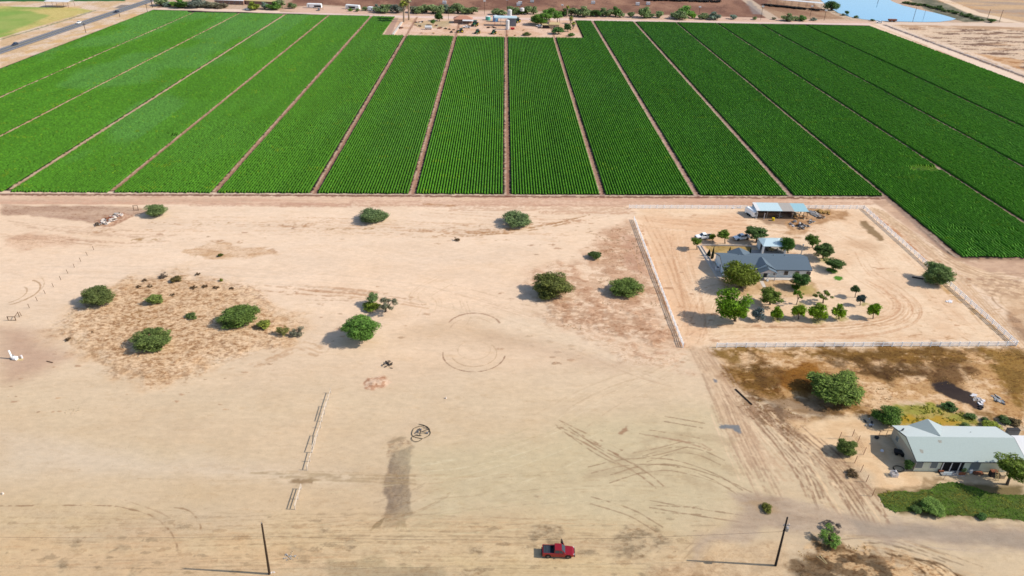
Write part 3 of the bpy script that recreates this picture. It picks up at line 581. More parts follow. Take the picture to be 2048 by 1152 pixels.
for q, (pts, c, b) in enumerate(DG): patch(pts, tuple(int(v*.88) for v in c), .95, 3, 5, 4, c2=c, ms=1.6, st=1.8, sharp=.05, bias=b+.02, seed=100+q, z=.05, mask=True, scr=.8)
for q, (pts, c, b) in enumerate(DG): patch(pts, tuple(int(v*.72) for v in c), .7, 3, 5, 4, c2=c, ms=.7, st=1.6, sharp=.05, bias=b-.10, seed=140+q, mask=True)
patch([(1862, 763), (1880, 762), (1925, 775), (1950, 795), (1966, 812), (1946, 815), (1905, 797), (1875, 780)], (46, 38, 38), .97, 1, 1.5, 2, seed=115)
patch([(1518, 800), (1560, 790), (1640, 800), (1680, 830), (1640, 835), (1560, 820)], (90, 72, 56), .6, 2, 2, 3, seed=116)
patch([(1780, 812), (1860, 806), (1940, 830), (1960, 850), (1800, 852), (1790, 835)], (176, 160, 84), .95, 1.5, 2, 2, c2=(150, 150, 60), ms=1.5, st=3, seed=117)
patch([(1800, 835), (1900, 833), (1930, 845), (1900, 852), (1800, 850)], (178, 144, 40), .8, 1, 1.5, 2, seed=118)
patch([(1580, 840), (1700, 836), (1780, 850), (1790, 900), (1830, 950), (1900, 965), (1880, 975), (1760, 985), (1730, 940), (1680, 920), (1600, 880)], (236, 206, 162), .8, 3, 2, 5, c2=(226, 192, 146), ms=3, seed=119, scr=.12)
patch([(1640, 905), (1700, 900), (1740, 960), (1750, 1000), (1700, 1000)], (206, 178, 136), .5, 3, 3, 4, c2=(170, 138, 104), ms=1, sharp=.06, bias=.45, seed=120)
# tracks south of the gate, spreading east
for q in range(8): dirt([(1378+q*6, 694), (1400+q*8, 740), (1440+q*9, 830), (1470+q*12, 900), (1510+q*15, 960)], rnd.uniform(.4, 1.0), rnd.choice([(176, 148, 118), (190, 160, 126), (160, 132, 104)]), .6, .38, soft=.8, seed=q+130)
patch([(1384, 696), (1420, 696), (1450, 760), (1500, 850), (1560, 930), (1500, 930), (1440, 840), (1405, 760)], (202, 172, 138), .6, 3, 2, 6, seed=121)
bundle([(1390, 694), (1440, 780), (1475, 860), (1520, 950), (1550, 1010)], 8, 36, .4, [(176, 148, 118), (160, 132, 104), (224, 200, 164)], .6, .42, 40)
bundle([(1400, 700), (1470, 790), (1560, 870), (1650, 950), (1720, 1020)], 12, 40, .35, [(170, 138, 108), (150, 122, 94), (236, 210, 172)], .45, .46, 41, .6)
bundle([(1385, 700), (1310, 745), (1200, 790), (1080, 860)], 12, 22, .35, [(190, 166, 132), (224, 206, 172)], .45, .44, 42, .5)
bundle([(1480, 1000), (1600, 1030), (1780, 1060), (2070, 1085)], 7, 40, .3, [(186, 168, 144), (150, 136, 118), (200, 182, 154)], .5, .44, 43)
bundle([(1470, 1060), (1440, 1090), (1400, 1130), (1390, 1160)], 7, 14, .3, [(170, 146, 112), (220, 196, 156)], .5, .42, 44)
bundle([(1660, 1105), (1760, 1100), (1860, 1130), (1980, 1175)], 8, 24, .35, [(112, 84, 50), (90, 68, 42), (214, 186, 144)], .6, .45, 45)
for q in range(26):
    a = rnd.uniform(0, 1); x0 = 1480+a*130; y0 = 800+a*60+rnd.uniform(-10, 30)
    dirt([(x0, y0), (x0+60+a*20, y0+70), (x0+110+a*30, y0+150+rnd.uniform(-20, 20)), (x0+135+a*40, y0+200)], rnd.uniform(.25, .5), rnd.choice([(140, 112, 86), (164, 134, 104), (228, 202, 162)]), .75, .44, seed=q+140)
patch([(1440, 848), (1462, 850), (1480, 852), (1478, 866), (1462, 858), (1442, 856)], (120, 126, 128), .95, .4, .6, 1, seed=122)
patch([(1426, 758), (1434, 760), (1436, 766), (1428, 765)], (120, 126, 130), .9, .4, .4, 1, seed=123)
for pts in [[(1130, 860), (1180, 885), (1230, 915), (1290, 950), (1320, 975)], [(1115, 845), (1170, 872), (1240, 905)]]: pair(pts, 1.6, .32, (150, 120, 90), .75, .43, seed=3)
for q, pts in enumerate([[(1180, 940), (1250, 925), (1340, 925), (1420, 950), (1480, 985)], [(1270, 942), (1340, 935), (1430, 958), (1500, 990)], [(1290, 918), (1350, 900), (1400, 905), (1445, 925)], [(1270, 912), (1320, 902), (1370, 888)], [(1215, 960), (1280, 938)], [(1120, 850), (1200, 905), (1270, 935)], [(1300, 1008), (1380, 1022), (1500, 1040)], [(1310, 1018), (1400, 1022)], [(1280, 862), (1400, 882)], [(1330, 838), (1410, 852)], [(1180, 1000), (1260, 1025), (1320, 1060)]]):
    pair(pts, 1.7, .26, (148, 124, 94), .75, .37, seed=q+150)
for pts in [[(1230, 925), (1320, 900), (1400, 912), (1470, 945)], [(1290, 880), (1380, 872), (1460, 884)], [(1180, 950), (1300, 940), (1420, 975)]]: dirt(pts, 2.2, (176, 156, 122), .45, .36, soft=.9, seed=77)
patch([(1236, 866), (1252, 852), (1254, 860), (1240, 870)], (160, 128, 98), .9, .5, .6, 1, seed=124)
for q in range(6): dirt([(1290+q*22, 870+q*3), (1380+q*10, 885+q*4)], .35, (168, 138, 108), .6, .42, seed=q+170)
# gravel road bottom right
patch([(1470, 985), (1560, 992), (1650, 1012), (1780, 1040), (1900, 1050), (2120, 1062), (2120, 1112), (1900, 1092), (1780, 1080), (1700, 1066), (1600, 1062), (1520, 1066), (1430, 1090), (1380, 1130), (1420, 1060), (1480, 1020)], (186, 168, 144), .85, 3, 2.5, 5, c2=(172, 154, 132), ms=2, st=4, sharp=.2, seed=125, scr=.15)
patch([(1700, 1040), (1900, 1062), (2120, 1072), (2120, 1100), (1900, 1084), (1720, 1066)], (160, 148, 130), .7, 2, 1, 5, seed=126)
patch([(1430, 1095), (1560, 1070), (1590, 1175), (1300, 1175), (1380, 1130)], (214, 186, 144), .5, 3, 2, 4, c2=(190, 162, 124), ms=1.5, seed=127)
for q, pts in enumerate([[(1610, 1095), (1680, 1080), (1720, 1100), (1700, 1125), (1630, 1120)], [(1590, 1120), (1720, 1100), (1780, 1120), (1840, 1175), (1590, 1175)], [(1730, 1085), (1800, 1105), (1900, 1140), (1980, 1175), (1860, 1175), (1780, 1120)]]):
    patch(pts, [(112, 84, 48), (104, 82, 54), (156, 124, 86)][q], .85, 3, 4, 3, c2=[(126, 88, 36), (70, 54, 34), (226, 198, 154)][q], ms=.9, st=1.6, sharp=.12, bias=[.52, .56, .46][q], seed=128+q, z=.10, scr=.9)
for q in range(5): dirt([(1770+q*14, 1105+q*3), (1830+q*14, 1130), (1870+q*16, 1170)], .4, (90, 68, 42), .7, .3, seed=q)
patch([(1590, 1100), (1720, 1090), (1840, 1120), (1900, 1175), (1590, 1175)], (216, 184, 138), .75, 2, 3, 3, c2=(0, 0, 0), ms=.5, st=1.8, sharp=.04, bias=.42, seed=142, mask=True)
patch([(1485, 1005), (1520, 1004), (1560, 1020), (1530, 1026)], (176, 150, 112), .6, 1.5, 1, 2, seed=133)
patch([(1290, 1130), (1420, 1125), (1480, 1175), (1260, 1175)], (176, 148, 112), .7, 3, 3, 3, c2=(208, 180, 140), ms=1, seed=134)
# verge of the lawn
patch([(1755, 985), (1900, 968), (2048, 972), (2048, 1040), (1800, 1030)], (110, 96, 56), .9, 1.5, 1, 2, seed=135)
patch([(1750, 990), (1756, 978), (1820, 975), (1860, 955), (1900, 960), (1850, 975)], (150, 124, 86), .7, 1, 1.5, 1.5, seed=136)
# pebbly scatter everywhere sandy
COL *= (1+.10*(fbm(X/2.2, Y/1.2, 300, 3)-.5))[:, None]
COL = np.clip(COL/KCAL[None], .004, .85)
ZG[(Y > 190) & (Y < 600)] *= .4
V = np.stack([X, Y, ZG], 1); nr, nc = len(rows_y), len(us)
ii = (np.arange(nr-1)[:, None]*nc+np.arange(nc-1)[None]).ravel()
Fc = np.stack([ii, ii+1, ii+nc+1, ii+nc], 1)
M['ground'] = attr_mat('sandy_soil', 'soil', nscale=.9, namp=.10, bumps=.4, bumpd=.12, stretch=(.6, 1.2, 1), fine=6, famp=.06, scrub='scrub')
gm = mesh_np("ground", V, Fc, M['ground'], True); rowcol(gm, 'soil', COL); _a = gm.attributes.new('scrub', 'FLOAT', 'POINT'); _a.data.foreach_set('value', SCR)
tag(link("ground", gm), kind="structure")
del V, Fc, X, Y, gx, gy, COL, ZG, base, n1, n2, n3

def sheet(name, poly, z, m, kind="structure", **kw):
    b = MB(); b.f.append(tuple(range(len(poly)))); b.v = [(p[0], p[1], z) for p in poly]
    o = b.build(name, m); tag(o, kind=kind, **kw); return o
# highway with edge and centre lines
def strip(name, pts, w0, z, m):
    b = MB(); p = np.array(pts, float); d = np.gradient(p, axis=0); n = np.stack([-d[:, 1], d[:, 0]], 1)/np.linalg.norm(d, axis=1)[:, None]
    for i in range(len(p)):
        b.v += [(p[i, 0]-n[i, 0]*w0/2, p[i, 1]-n[i, 1]*w0/2, z), (p[i, 0]+n[i, 0]*w0/2, p[i, 1]+n[i, 1]*w0/2, z)]
    b.f = [(2*i, 2*i+2, 2*i+3, 2*i+1) for i in range(len(p)-1)]
    o = b.build(name, m); return tag(o, kind="structure")
hx0, hy0 = G(0, 103); hx1, hy1 = G(296, 2.5); hd = (hx1-hx0)/(hy1-hy0)
hwy = [(hx0+(y-hy0)*hd, y) for y in np.linspace(330, 1500, 30)]
strip("road", hwy, 9.5, .14, M['asphalt'])
for off in (-3.6, 3.6): strip("road_edge_line", [(a+off, b) for a, b in hwy], .25, .15, M['linepaint'])
strip("road_centre_line", hwy, .22, .15, M['yellow'])
# pond
M['water'] = mat('pond_water', (104, 172, 212), .06, .04, .02, spec=.9)
pond = [G(*p) for p in [(1636, -20), (1641, 0), (1650, 8), (1662, 17), (1676, 26), (1700, 34), (1726, 39), (1760, 42), (1800, 43.5), (1850, 44.5), (1880, 44), (1903, 41), (1912, 38), (1896, 33), (1870, 26), (1836, 19), (1805, 11), (1786, 4), (1776, -2), (1764, -20)]]
sheet("water", pond, .16, M['water'])

# ------------------------------------------------------------------ the crop
def crop():
    BX, BY = G(1849, 338); BX2, BY2 = G(347, 272); S = []; V_ = []; F_ = []; Cc = []; base_i = 0
    prof = np.array([-.31, -.27, .0, .27, .31]); hgt = np.array([.0, .60, .84, .60, .0])
    for k in range(len(LN)-1):
        for r in range(200):
            off = 1.55+r*.985
            x0 = LN[k][0]+off; wN = LN[k+1][0]-LN[k][0]; 
            if off > wN-1.35: break
            frac = off/wN; xf = lambda y: lane_x(k, y)*(1-frac)+lane_x(k+1, y)*frac
            xm = xf(240)
            y0 = 232.3+(xm+170)*.0315 if xm < 138 else 195.0
            if xm < -150: y0 = max(y0, 78+(-xm-80-22)/.597)
            if xm > 150: y0 = max(y0, 79+(xm-87.6-22)/.624)
            xe = xf(545); y1 = 577.0+ (5 if xe < -240 else 0)
            if -82.5 < xe < 54: y1 = 508.5+(xe+82)*.025
            y0 += rnd.uniform(-.3, .3); y1 += rnd.uniform(-.4, .4)
            n = int(math.log(y1/y0)/rnd.uniform(.0018, .0024))+2
            if n < 4: continue
            ys = y0*np.exp(np.linspace(0, math.log(y1/y0), n)); xs = xf(ys)
            gap = vn(xs/6+r*.13, ys/9, 3)
            hh = 1+.38*(RNG.random(n)-.5)+.25*(vn(xs/20, ys/25, 8)-.5); ww = 1+.26*(RNG.random(n)-.5)
            hh = np.where((RNG.random(n) < .006), .25, hh)
            if xm > 138: hh *= np.where((ys < 215) & (vn(xs/3, ys/4, 5) > .55), .5, 1)
            bare = ((xs-BX)/6.5)**2+((ys-BY)/3.2)**2+.9*(vn(xs/1.5, ys/1.5, 4)-.5) < 1
            hh = np.where(bare, .12, hh); hh = np.where(((xs-BX2)/1.6)**2+((ys-BY2)/1.8)**2 < 1, .1, hh)
            hh[0] *= .5; hh[-1] *= .5
            vx = xs[:, None]+prof[None]*ww[:, None]+.10*(RNG.random((n, 5))-.5)
            vy = ys[:, None]+.25*(RNG.random((n, 5))-.5)
            vz = hgt[None]*hh[:, None]+.16*(RNG.random((n, 5))-.5)*np.array([0, 1, 1, 1, 0])
            V_.append(np.stack([vx, vy, vz], 2).reshape(-1, 3))
            q = (base_i+np.arange(n-1)[:, None]*5+np.arange(4)[None]).ravel()
            F_.append(np.stack([q, q+1, q+6, q+5], 1)); base_i += n*5
            pale = sstep(.50, .68, fbm(xs/30, ys/46, 14, 3))*(.6 if xm < -150 else .12)
            pale = np.maximum(pale, .8*np.exp(-((xs+196)/11)**2)*sstep(470, 540, ys)) if xm < -150 else pale
            vr = .78+.44*RNG.random(n)
            c0 = np.array([.044, .132, .009]); c1 = np.array([.058, .152, .032]); c2 = np.array([.075, .15, .008])
            yl = (bare & (RNG.random(n) < .8))[:, None] | (RNG.random(n) < .012+.35*(fbm(xs/7, ys/5, 18, 3) > .76))[:, None]
            cc = (c0[None]*(1-pale[:, None])+c1[None]*pale[:, None]); cc = np.where(yl, c2[None], cc)*vr[:, None]
            cc = cc*(1+.16*(vn(np.full(n, k*3.7+off*.25), ys/60, 2)-.5))[:, None]
            if xm > -30: cc = cc*np.array([1.25, 1.28, 1.1])
            Cc.append(np.repeat(cc, 5, 0)*(.8+.4*RNG.random((n*5, 1))))
    v = np.concatenate(V_); f = np.concatenate(F_); c = np.concatenate(Cc)
    print("crop verts", len(v))
    m = attr_mat('crop_leaves', 'leaf', rough=.7, nscale=2.2, namp=.22, bumps=.0, spec=.08, fine=6, famp=.2)
    me = mesh_np("crop_rows", v, f, m); rowcol(me, 'leaf', c)
    tag(link("crop_rows", me), "dense green crop planted in long straight rows between dirt lanes", "crop", kind="stuff")
crop()

# ------------------------------------------------------------------ vegetation
def leaves(centers, radii, n, size, seed, up=.35, flat=1.0, elong=1.6):
    g = np.random.default_rng(seed); k = len(centers)
    wts = np.array([r[0]*r[1]*r[2] for r in radii])**.66; wts /= wts.sum()
    idx = g.choice(k, n, p=wts); d = g.normal(size=(n, 3)); d /= np.linalg.norm(d, axis=1)[:, None]
    rad = (.45+.55*g.random(n)**.5)[:, None]*(1+.12*g.normal(size=(n, 1)))
    c = np.array(centers)[idx]; r = np.array(radii)[idx]; p = c+d*r*rad
    nm = d*.7+np.array([0, 0, up])+g.normal(size=(n, 3))*.55; nm /= np.linalg.norm(nm, axis=1)[:, None]
    t = np.cross(nm, g.normal(size=(n, 3))); t /= np.linalg.norm(t, axis=1)[:, None]; b = np.cross(nm, t)
    s = size*(.6+.8*g.random(n))[:, None]
    v = np.stack([p-t*s*elong, p-b*s*.6+t*s*.1, p+t*s*elong, p+b*s*.6-t*s*.1], 1).reshape(-1, 3)
    f = np.arange(n*4).reshape(-1, 4)
    return v, f
def crown_clumps(seed, n, rmin, rmax, inner=.35, outer=.78, zlo=-.55, squash=1.0):
    g = random.Random(seed); out = []; rr = []
    for i in range(n):
        for _ in range(40):
            a = g.uniform(0, 6.283); z = g.uniform(zlo, .85); q = math.sqrt(max(0, 1-z*z)); r = g.uniform(inner, outer)
            p = (r*q*math.cos(a)*1.05, r*q*math.sin(a)*1.05, z*outer*squash)
            break
        s = g.uniform(rmin, rmax); out.append(p); rr.append((s, s, s*.8))
    return out, rr
LC = {'mesq': leaf_mat('mesquite_leaf', (.125, .155, .045)), 'sage': leaf_mat('grey_green_leaf', (.20, .235, .115)), 'bright': leaf_mat('bright_green_leaf', (.15, .26, .035)),
      'lime': leaf_mat('lime_leaf', (.215, .30, .012)), 'olive': leaf_mat('olive_leaf', (.165, .185, .028)), 'deep': leaf_mat('deep_green_leaf', (.065, .12, .030)), 'grey': leaf_mat('blue_grey_leaf', (.20, .235, .21)),
      'dead': leaf_mat('dry_twig_leaf', (.26, .22, .165)), 'cyp': leaf_mat('cypress_leaf', (.012, .026, .014)), 'brown': leaf_mat('brown_leaf', (.17, .12, .05)), 'yel': leaf_mat('yellow_green_leaf', (.25, .27, .045))}
CROWN = {}
def crown_mesh(kind, shape, var):
    key = (kind, shape, var)
    if key in CROWN: return CROWN[key]
    sd = hash((shape, var)) % 1000 if False else (sum(map(ord, shape))*7+var*131) % 9973
    def core(cs, r, k): return cs[0]+[(0, 0, -.05)]*k, cs[1]+[(r, r, r*.9)]*k
    if shape == 'bush':   cs = core(crown_clumps(sd, 34, .24, .40, .25, .72, -.6), .74, 1); v, f = leaves(*cs, 9500, .040, sd)
    elif shape == 'fine': cs = core(crown_clumps(sd, 46, .18, .32, .3, .80, -.6), .76, 1); v, f = leaves(*cs, 12000, .032, sd, elong=2.0)
    elif shape == 'small': cs = crown_clumps(sd, 14, .28, .48, .2, .66, -.5); v, f = leaves(*cs, 1500, .085, sd)
    elif shape == 'tree': cs = core(crown_clumps(sd, 24, .22, .40, .3, .76, -.6), .6, 1); v, f = leaves(*cs, 4600, .052, sd)
    elif shape == 'sparse': cs = crown_clumps(sd, 13, .16, .32, .35, .82, -.6); v, f = leaves(*cs, 1100, .062, sd)
    elif shape == 'twiggy': cs = crown_clumps(sd, 26, .14, .28, .3, .82, -.6); v, f = leaves(*cs, 1500, .040, sd, elong=3)
    elif shape == 'cone':
        g = np.random.default_rng(sd); n = 1600; h = g.random(n); a = g.random(n)*6.283; r = (1-h)**.7*(.75+.3*g.random(n))*np.minimum(1, h*6+.45)
        p = np.stack([r*np.cos(a), r*np.sin(a), h*2-1], 1); d = g.normal(size=(n, 3)); t = d/np.linalg.norm(d, axis=1)[:, None]; t[:, 2] = abs(t[:, 2])+.5
        b = np.cross(t, np.stack([np.cos(a), np.sin(a), 0*a], 1)); s = .07
        v = np.stack([p-t*s, p-b*s, p+t*s, p+b*s], 1).reshape(-1, 3); f = np.arange(n*4).reshape(-1, 4)
    CROWN[key] = mesh_np("crown", v, f, LC[kind]); return CROWN[key]
TRUNK = {}
def trunk_mesh(style, var):
    key = (style, var)
    if key in TRUNK: return TRUNK[key]
    g = random.Random(var*7+len(style)); b = MB()
    if style == 'tree':       # unit: crown centre at z=1, crown radius 1
        b.tube([(0, 0, -.03), (g.uniform(-.03, .03), .02, .35), (g.uniform(-.06, .06), 0, .72)], [.11, .08, .065], 7)
        for i in range(6):
            a = i*1.05+g.uniform(-.3, .3); r = g.uniform(.45, .7)
            b.tube([(0, 0, .45+.05*i), (r*.4*math.cos(a), r*.4*math.sin(a), .85), (r*math.cos(a), r*math.sin(a), 1.1+g.uniform(0, .35))], [.055, .038, .014], 5)
    else:                     # several stems from the ground
        for i in range(9):
            a = i*.7+g.uniform(-.3, .3); r = g.uniform(.4, .75)
            b.tube([(.06*math.cos(a), .06*math.sin(a), -.03), (r*.35*math.cos(a), r*.35*math.sin(a), .5), (r*math.cos(a), r*math.sin(a), 1.0+g.uniform(-.2, .5))], [.06, .04, .012], 5)
    TRUNK[key] = b.mesh("trunk", M['bark']); return TRUNK[key]
vcount = 0
def plant(name, label, cat, cx, cy, wpx, hpx, kind, shape, base=None, group=None, tint=(1, 1, 1), var=None):
    """crown whose middle is seen at (cx,cy) and which measures wpx x hpx in the photo; base = trunk foot"""
    global vcount
    vcount += 1; var = (vcount*5) % 3 if var is None else var
    if base:
        bx, by = G(*base); hz = 1.0
        for _ in range(40):
            if P(bx, by, hz)[1] > cy: hz += .25
            else: break
        Z = depth(bx, by, hz); cw = G(cx, cy, hz); dep = math.atan2(H-hz, by)
    else:
        bx, by = G(cx, cy+hpx*.2); dep = math.atan2(H, by); Z = depth(bx, by)
    a = wpx/2*Z/F; hh = hpx/2*Z/F
    q = hh*hh-(a*math.sin(dep))**2*.85
    c = math.sqrt(q)/math.cos(dep) if q > 0 else 0
    c = max(c, .42*a)
    if not base:
        hz = c*.80; bx, by = G(cx, cy, hz)
        ox = oy = 0
    else:
        ox = (cw[0]-bx); oy = 0; c = min(c, hz*.88) if shape != 'cone' else c
    o = empty(name, (bx, by, 0), 0, label, cat, group); o.empty_display_size = .2
    cr = link("crown", crown_mesh(kind, shape, var), o, (ox, oy, hz)); k1, k2 = (1.2, 1.18) if base else (1.0, .98)
    cr.scale = (a*k1, a*k1, c*k2); cr.rotation_euler = (0, 0, rnd.uniform(0, 6.28) if shape != 'cone' else 0)
    j = rnd.uniform(.9, 1.1); cr.color = (tint[0]*j, tint[1]*j, tint[2]*j, 1)
    st = 'tree' if base and shape != 'cone' else 'bush'
    tr = link("trunk" if st == 'tree' else "stems", trunk_mesh(st, var), o); tr.scale = (max(a*.9, .2), max(a*.9, .2), hz)
    tr.rotation_euler = (0, 0, rnd.uniform(0, 6.28))
    if st == 'tree': tr.rotation_euler = (0, math.atan2(ox, hz)*.8, 0)
    return o

BUSHES = "mesquite bushes scattered over the bare sand"
plant("mesquite_bush", "wide dark green bush at the left corner of the scrubby patch, casting a shadow left", "bush", 195, 592, 70, 46, 'mesq', 'fine', None, BUSHES)
plant("mesquite_bush", "small round green bush in the middle of the scrubby patch", "bush", 310, 599, 38, 26, 'mesq', 'small', None, BUSHES, (1.2, 1.25, 1))
plant("mesquite_bush", "large dome shaped bush at the lower edge of the scrubby patch", "bush", 304, 680, 82, 54, 'mesq', 'fine', None, BUSHES, (1, 1.1, 1))
plant("mesquite_bush", "dark green spreading bush on the right side of the scrubby patch with a fallen branch", "bush", 477, 632, 84, 48, 'mesq', 'fine', None, BUSHES, (.9, 1.1, .8))
plant("desert_shrub", "small yellowish shrub just right of the dark spreading bush", "shrub", 527, 649, 34, 24, 'yel', 'small', None, None, (.9, .95, 1))
plant("desert_shrub", "pale half bare shrub, left of a close pair on the sand", "shrub", 565, 661, 32, 24, 'yel', 'twiggy', None, None, (.8, .75, 1.2))
plant("desert_shrub", "grey twiggy shrub, right of a close pair on the sand", "shrub", 594, 662, 32, 26, 'dead', 'twiggy', None, None, (.85, 1, .9))
plant("green_tree", "bright green round tree with visible trunk and a big shadow on open sand", "tree", 721, 656, 68, 46, 'bright', 'fine', (726, 680), None, (.85, .95, 1.2))
plant("desert_tree", "slim green tree at the back of the clump above the bright green tree", "tree", 744, 596, 26, 20, 'sage', 'small', (743, 610), None, (.8, 1, .7))
plant("desert_shrub", "green yellow shrub at the front of the clump above the bright green tree", "shrub", 744, 611, 40, 20, 'olive', 'small', None, None, (1.1, 1.3, 1))
plant("desert_tree", "grey nearly leafless tree on the right of the clump", "tree", 775, 608, 38, 30, 'dead', 'twiggy', (771, 624), None, (.7, .85, .7))
plant("mesquite_bush", "grey green bush beside the wooden frame at the back left", "bush", 310, 421, 46, 30, 'sage', 'bush', None, BUSHES, (.85, 1, .7))
plant("mesquite_bush", "grey green bush alone on the sand below the sixth crop lane", "bush", 746, 431, 64, 35, 'sage', 'bush', None, BUSHES, (.75, .9, .7))
plant("mesquite_bush", "grey green bush alone on the sand below the middle crop lane", "bush", 1035, 438, 64, 35, 'sage', 'bush', None, BUSHES, (.8, .95, .75))
plant("mesquite_bush", "largest bush left of the ranch fence, olive green with brown tips", "bush", 1104, 571, 86, 58, 'mesq', 'fine', None, BUSHES, (1.05, .95, .8))
plant("mesquite_bush", "round dark green bush right beside the slanting ranch fence", "bush", 1253, 575, 70, 38, 'mesq', 'fine', None, BUSHES, (.95, 1.1, .8))
plant("desert_shrub", "low dark shrub on the reddish soil near the top of the ranch fence", "shrub", 1189, 510, 34, 16, 'deep', 'small', None, None, (1.2, 1, 1))
plant("desert_shrub", "flat pale green shrub left of the dark spreading bush", "shrub", 383, 631, 28, 15, 'mesq', 'small', None, None, (1, 1.1, 1.1))
plant("desert_shrub", "leafless grey shrub at the upper rim of the scrubby patch", "shrub", 326, 551, 20, 14, 'dead', 'twiggy', None, None, (.55, .5, .5))
plant("desert_shrub", "brown green shrub near the upper rim of the scrubby patch", "shrub", 351, 559, 26, 17, 'brown', 'small', None, None, (.9, 1, .8))
plant("desert_shrub", "tiny green shrub at the upper right rim of the scrubby patch", "shrub", 442, 560, 10, 8, 'olive', 'small', None, None)
plant("desert_shrub", "tiny brown bush on bare sand between the two grey green bushes", "shrub", 914, 478, 14, 9, 'brown', 'twiggy', None, None, (.9, .8, .9))
plant("desert_shrub", "tiny dark bush on the dry patch below the left crop lanes", "shrub", 441, 510, 14, 8, 'olive', 'small', None, None, (.6, .6, .6))
for q, (x_, y_, w_) in enumerate([(290, 560, 12), (300, 572, 14), (388, 575, 16), (410, 573, 14), (432, 575, 16), (395, 548, 12), (463, 577, 12), (277, 573, 14), (345, 590, 12), (135, 679, 14), (185, 664, 9)]):
    plant("dry_shrub", ["low brown shrub, one of several along the upper rim of the scrubby patch", "low brown shrub on the lower left rim of the scrubby patch"][q > 8], "shrub", x_, y_, w_, w_*.5, 'brown', 'twiggy', None, "low brown shrubs in the scrubby patch" if q < 9 else "low brown shrubs on the lower left rim", (.8, .7, .8))
# beyond the yard, and beside the roads
plant("fence_tree", "big weeping green tree growing over the right ranch fence", "tree", 1877, 548, 66, 50, 'sage', 'fine', None, None, (.72, .9, .55))
plant("mesquite_tree", "largest green tree in the dead grass lot with a deep shadow", "tree", 1674, 776, 118, 62, 'mesq', 'fine', None, None, (1.2, 1.4, .9), 1)
plant("green_bush", "dense dark green bush behind the pale green house", "bush", 1777, 831, 60, 48, 'mesq', 'bush', None, None, (.75, 1.1, .6))
plant("green_bush", "feathery green bush inside the wire enclosure left of the pale green house", "bush", 1693, 895, 44, 38, 'mesq', 'fine', None, None, (1.1, 1.2, .9))
plant("yard_tree", "leaning tree with a stout trunk at the front right corner of the pale green house", "tree", 2030, 935, 66, 52, 'olive', 'tree', (2014, 969), None, (.8, 1.0, .8))
plant("green_bush", "green bush on the front edge of the irrigated lawn", "bush", 1866, 1013, 52, 38, 'mesq', 'fine', None, None, (1.25, 1.6, 1.1))
plant("green_bush", "low dark bush left of the bush on the lawn edge", "bush", 1832, 1018, 26, 14, 'mesq', 'small', None, None, (.8, 1.1, .9))
plant("green_bush", "low dark plant on the lawn edge near the right picture border", "bush", 1963, 1032, 24, 16, 'deep', 'small', None, None, (1, 1.2, 1))
plant("roadside_bush", "half dead bush with a green heart beside the gravel road", "bush", 1662, 1072, 50, 44, 'mesq', 'twiggy', None, None, (1.4, 1.9, 1.2))
plant("roadside_bush", "bare grey twigs rising behind the half dead bush", "bush", 1664, 1052, 40, 30, 'dead', 'twiggy', None, None, (.5, .5, .55))
plant("roadside_bush", "small olive and brown bush by the left end of the gravel road", "bush", 1535, 1015, 28, 16, 'olive', 'small', None, None, (.8, .75, .8))
plant("green_shrub", "dark green shrub beside the white scrap, long and low", "shrub", 1898, 811, 34, 12, 'deep', 'small', None, None, (1.2, 1.2, 1.2))
plant("green_shrub", "dark green shrub behind the middle of the pale roof", "shrub", 1941, 832, 24, 12, 'deep', 'small', None, None, (1.4, 1.3, 1.3))
plant("green_shrub", "rounded dark shrub right behind the yellow green shrub", "shrub", 1972, 841, 22, 12, 'deep', 'small', None, None)
plant("green_shrub", "pale green shrub close behind the pale roof", "shrub", 1936, 853, 26, 11, 'mesq', 'small', None, None, (1.2, 1.4, 1.2))
plant("green_shrub", "bright yellow green shrub close behind the pale roof", "shrub", 1981, 852, 40, 16, 'yel', 'small', None, None, (1, 1.1, .8))
plant("green_shrub", "dark flat shrub on brown weeds behind the right end of the pale roof", "shrub", 2008, 839, 30, 13, 'deep', 'small', None, None, (1.1, 1, 1))
plant("green_shrub", "brown weedy clump behind the right end of the pale roof", "shrub", 2030, 842, 30, 14, 'brown', 'small', None, None, (.8, .8, .8))
plant("house_plant", "dark leafy plant at the left front corner of the pale green house", "plant", 1817, 930, 24, 28, 'deep', 'small', None, None, (1, 1.1, 1))
plant("house_plant", "pale green plant in front of the porch of the pale green house", "plant", 1928, 940, 16, 14, 'sage', 'small', None, None, (1, 1.2, 1))
plant("dry_shrub", "dry brown weeds around the wire fence posts", "shrub", 1705, 946, 30, 20, 'brown', 'twiggy', None, None, (.7, .65, .7))
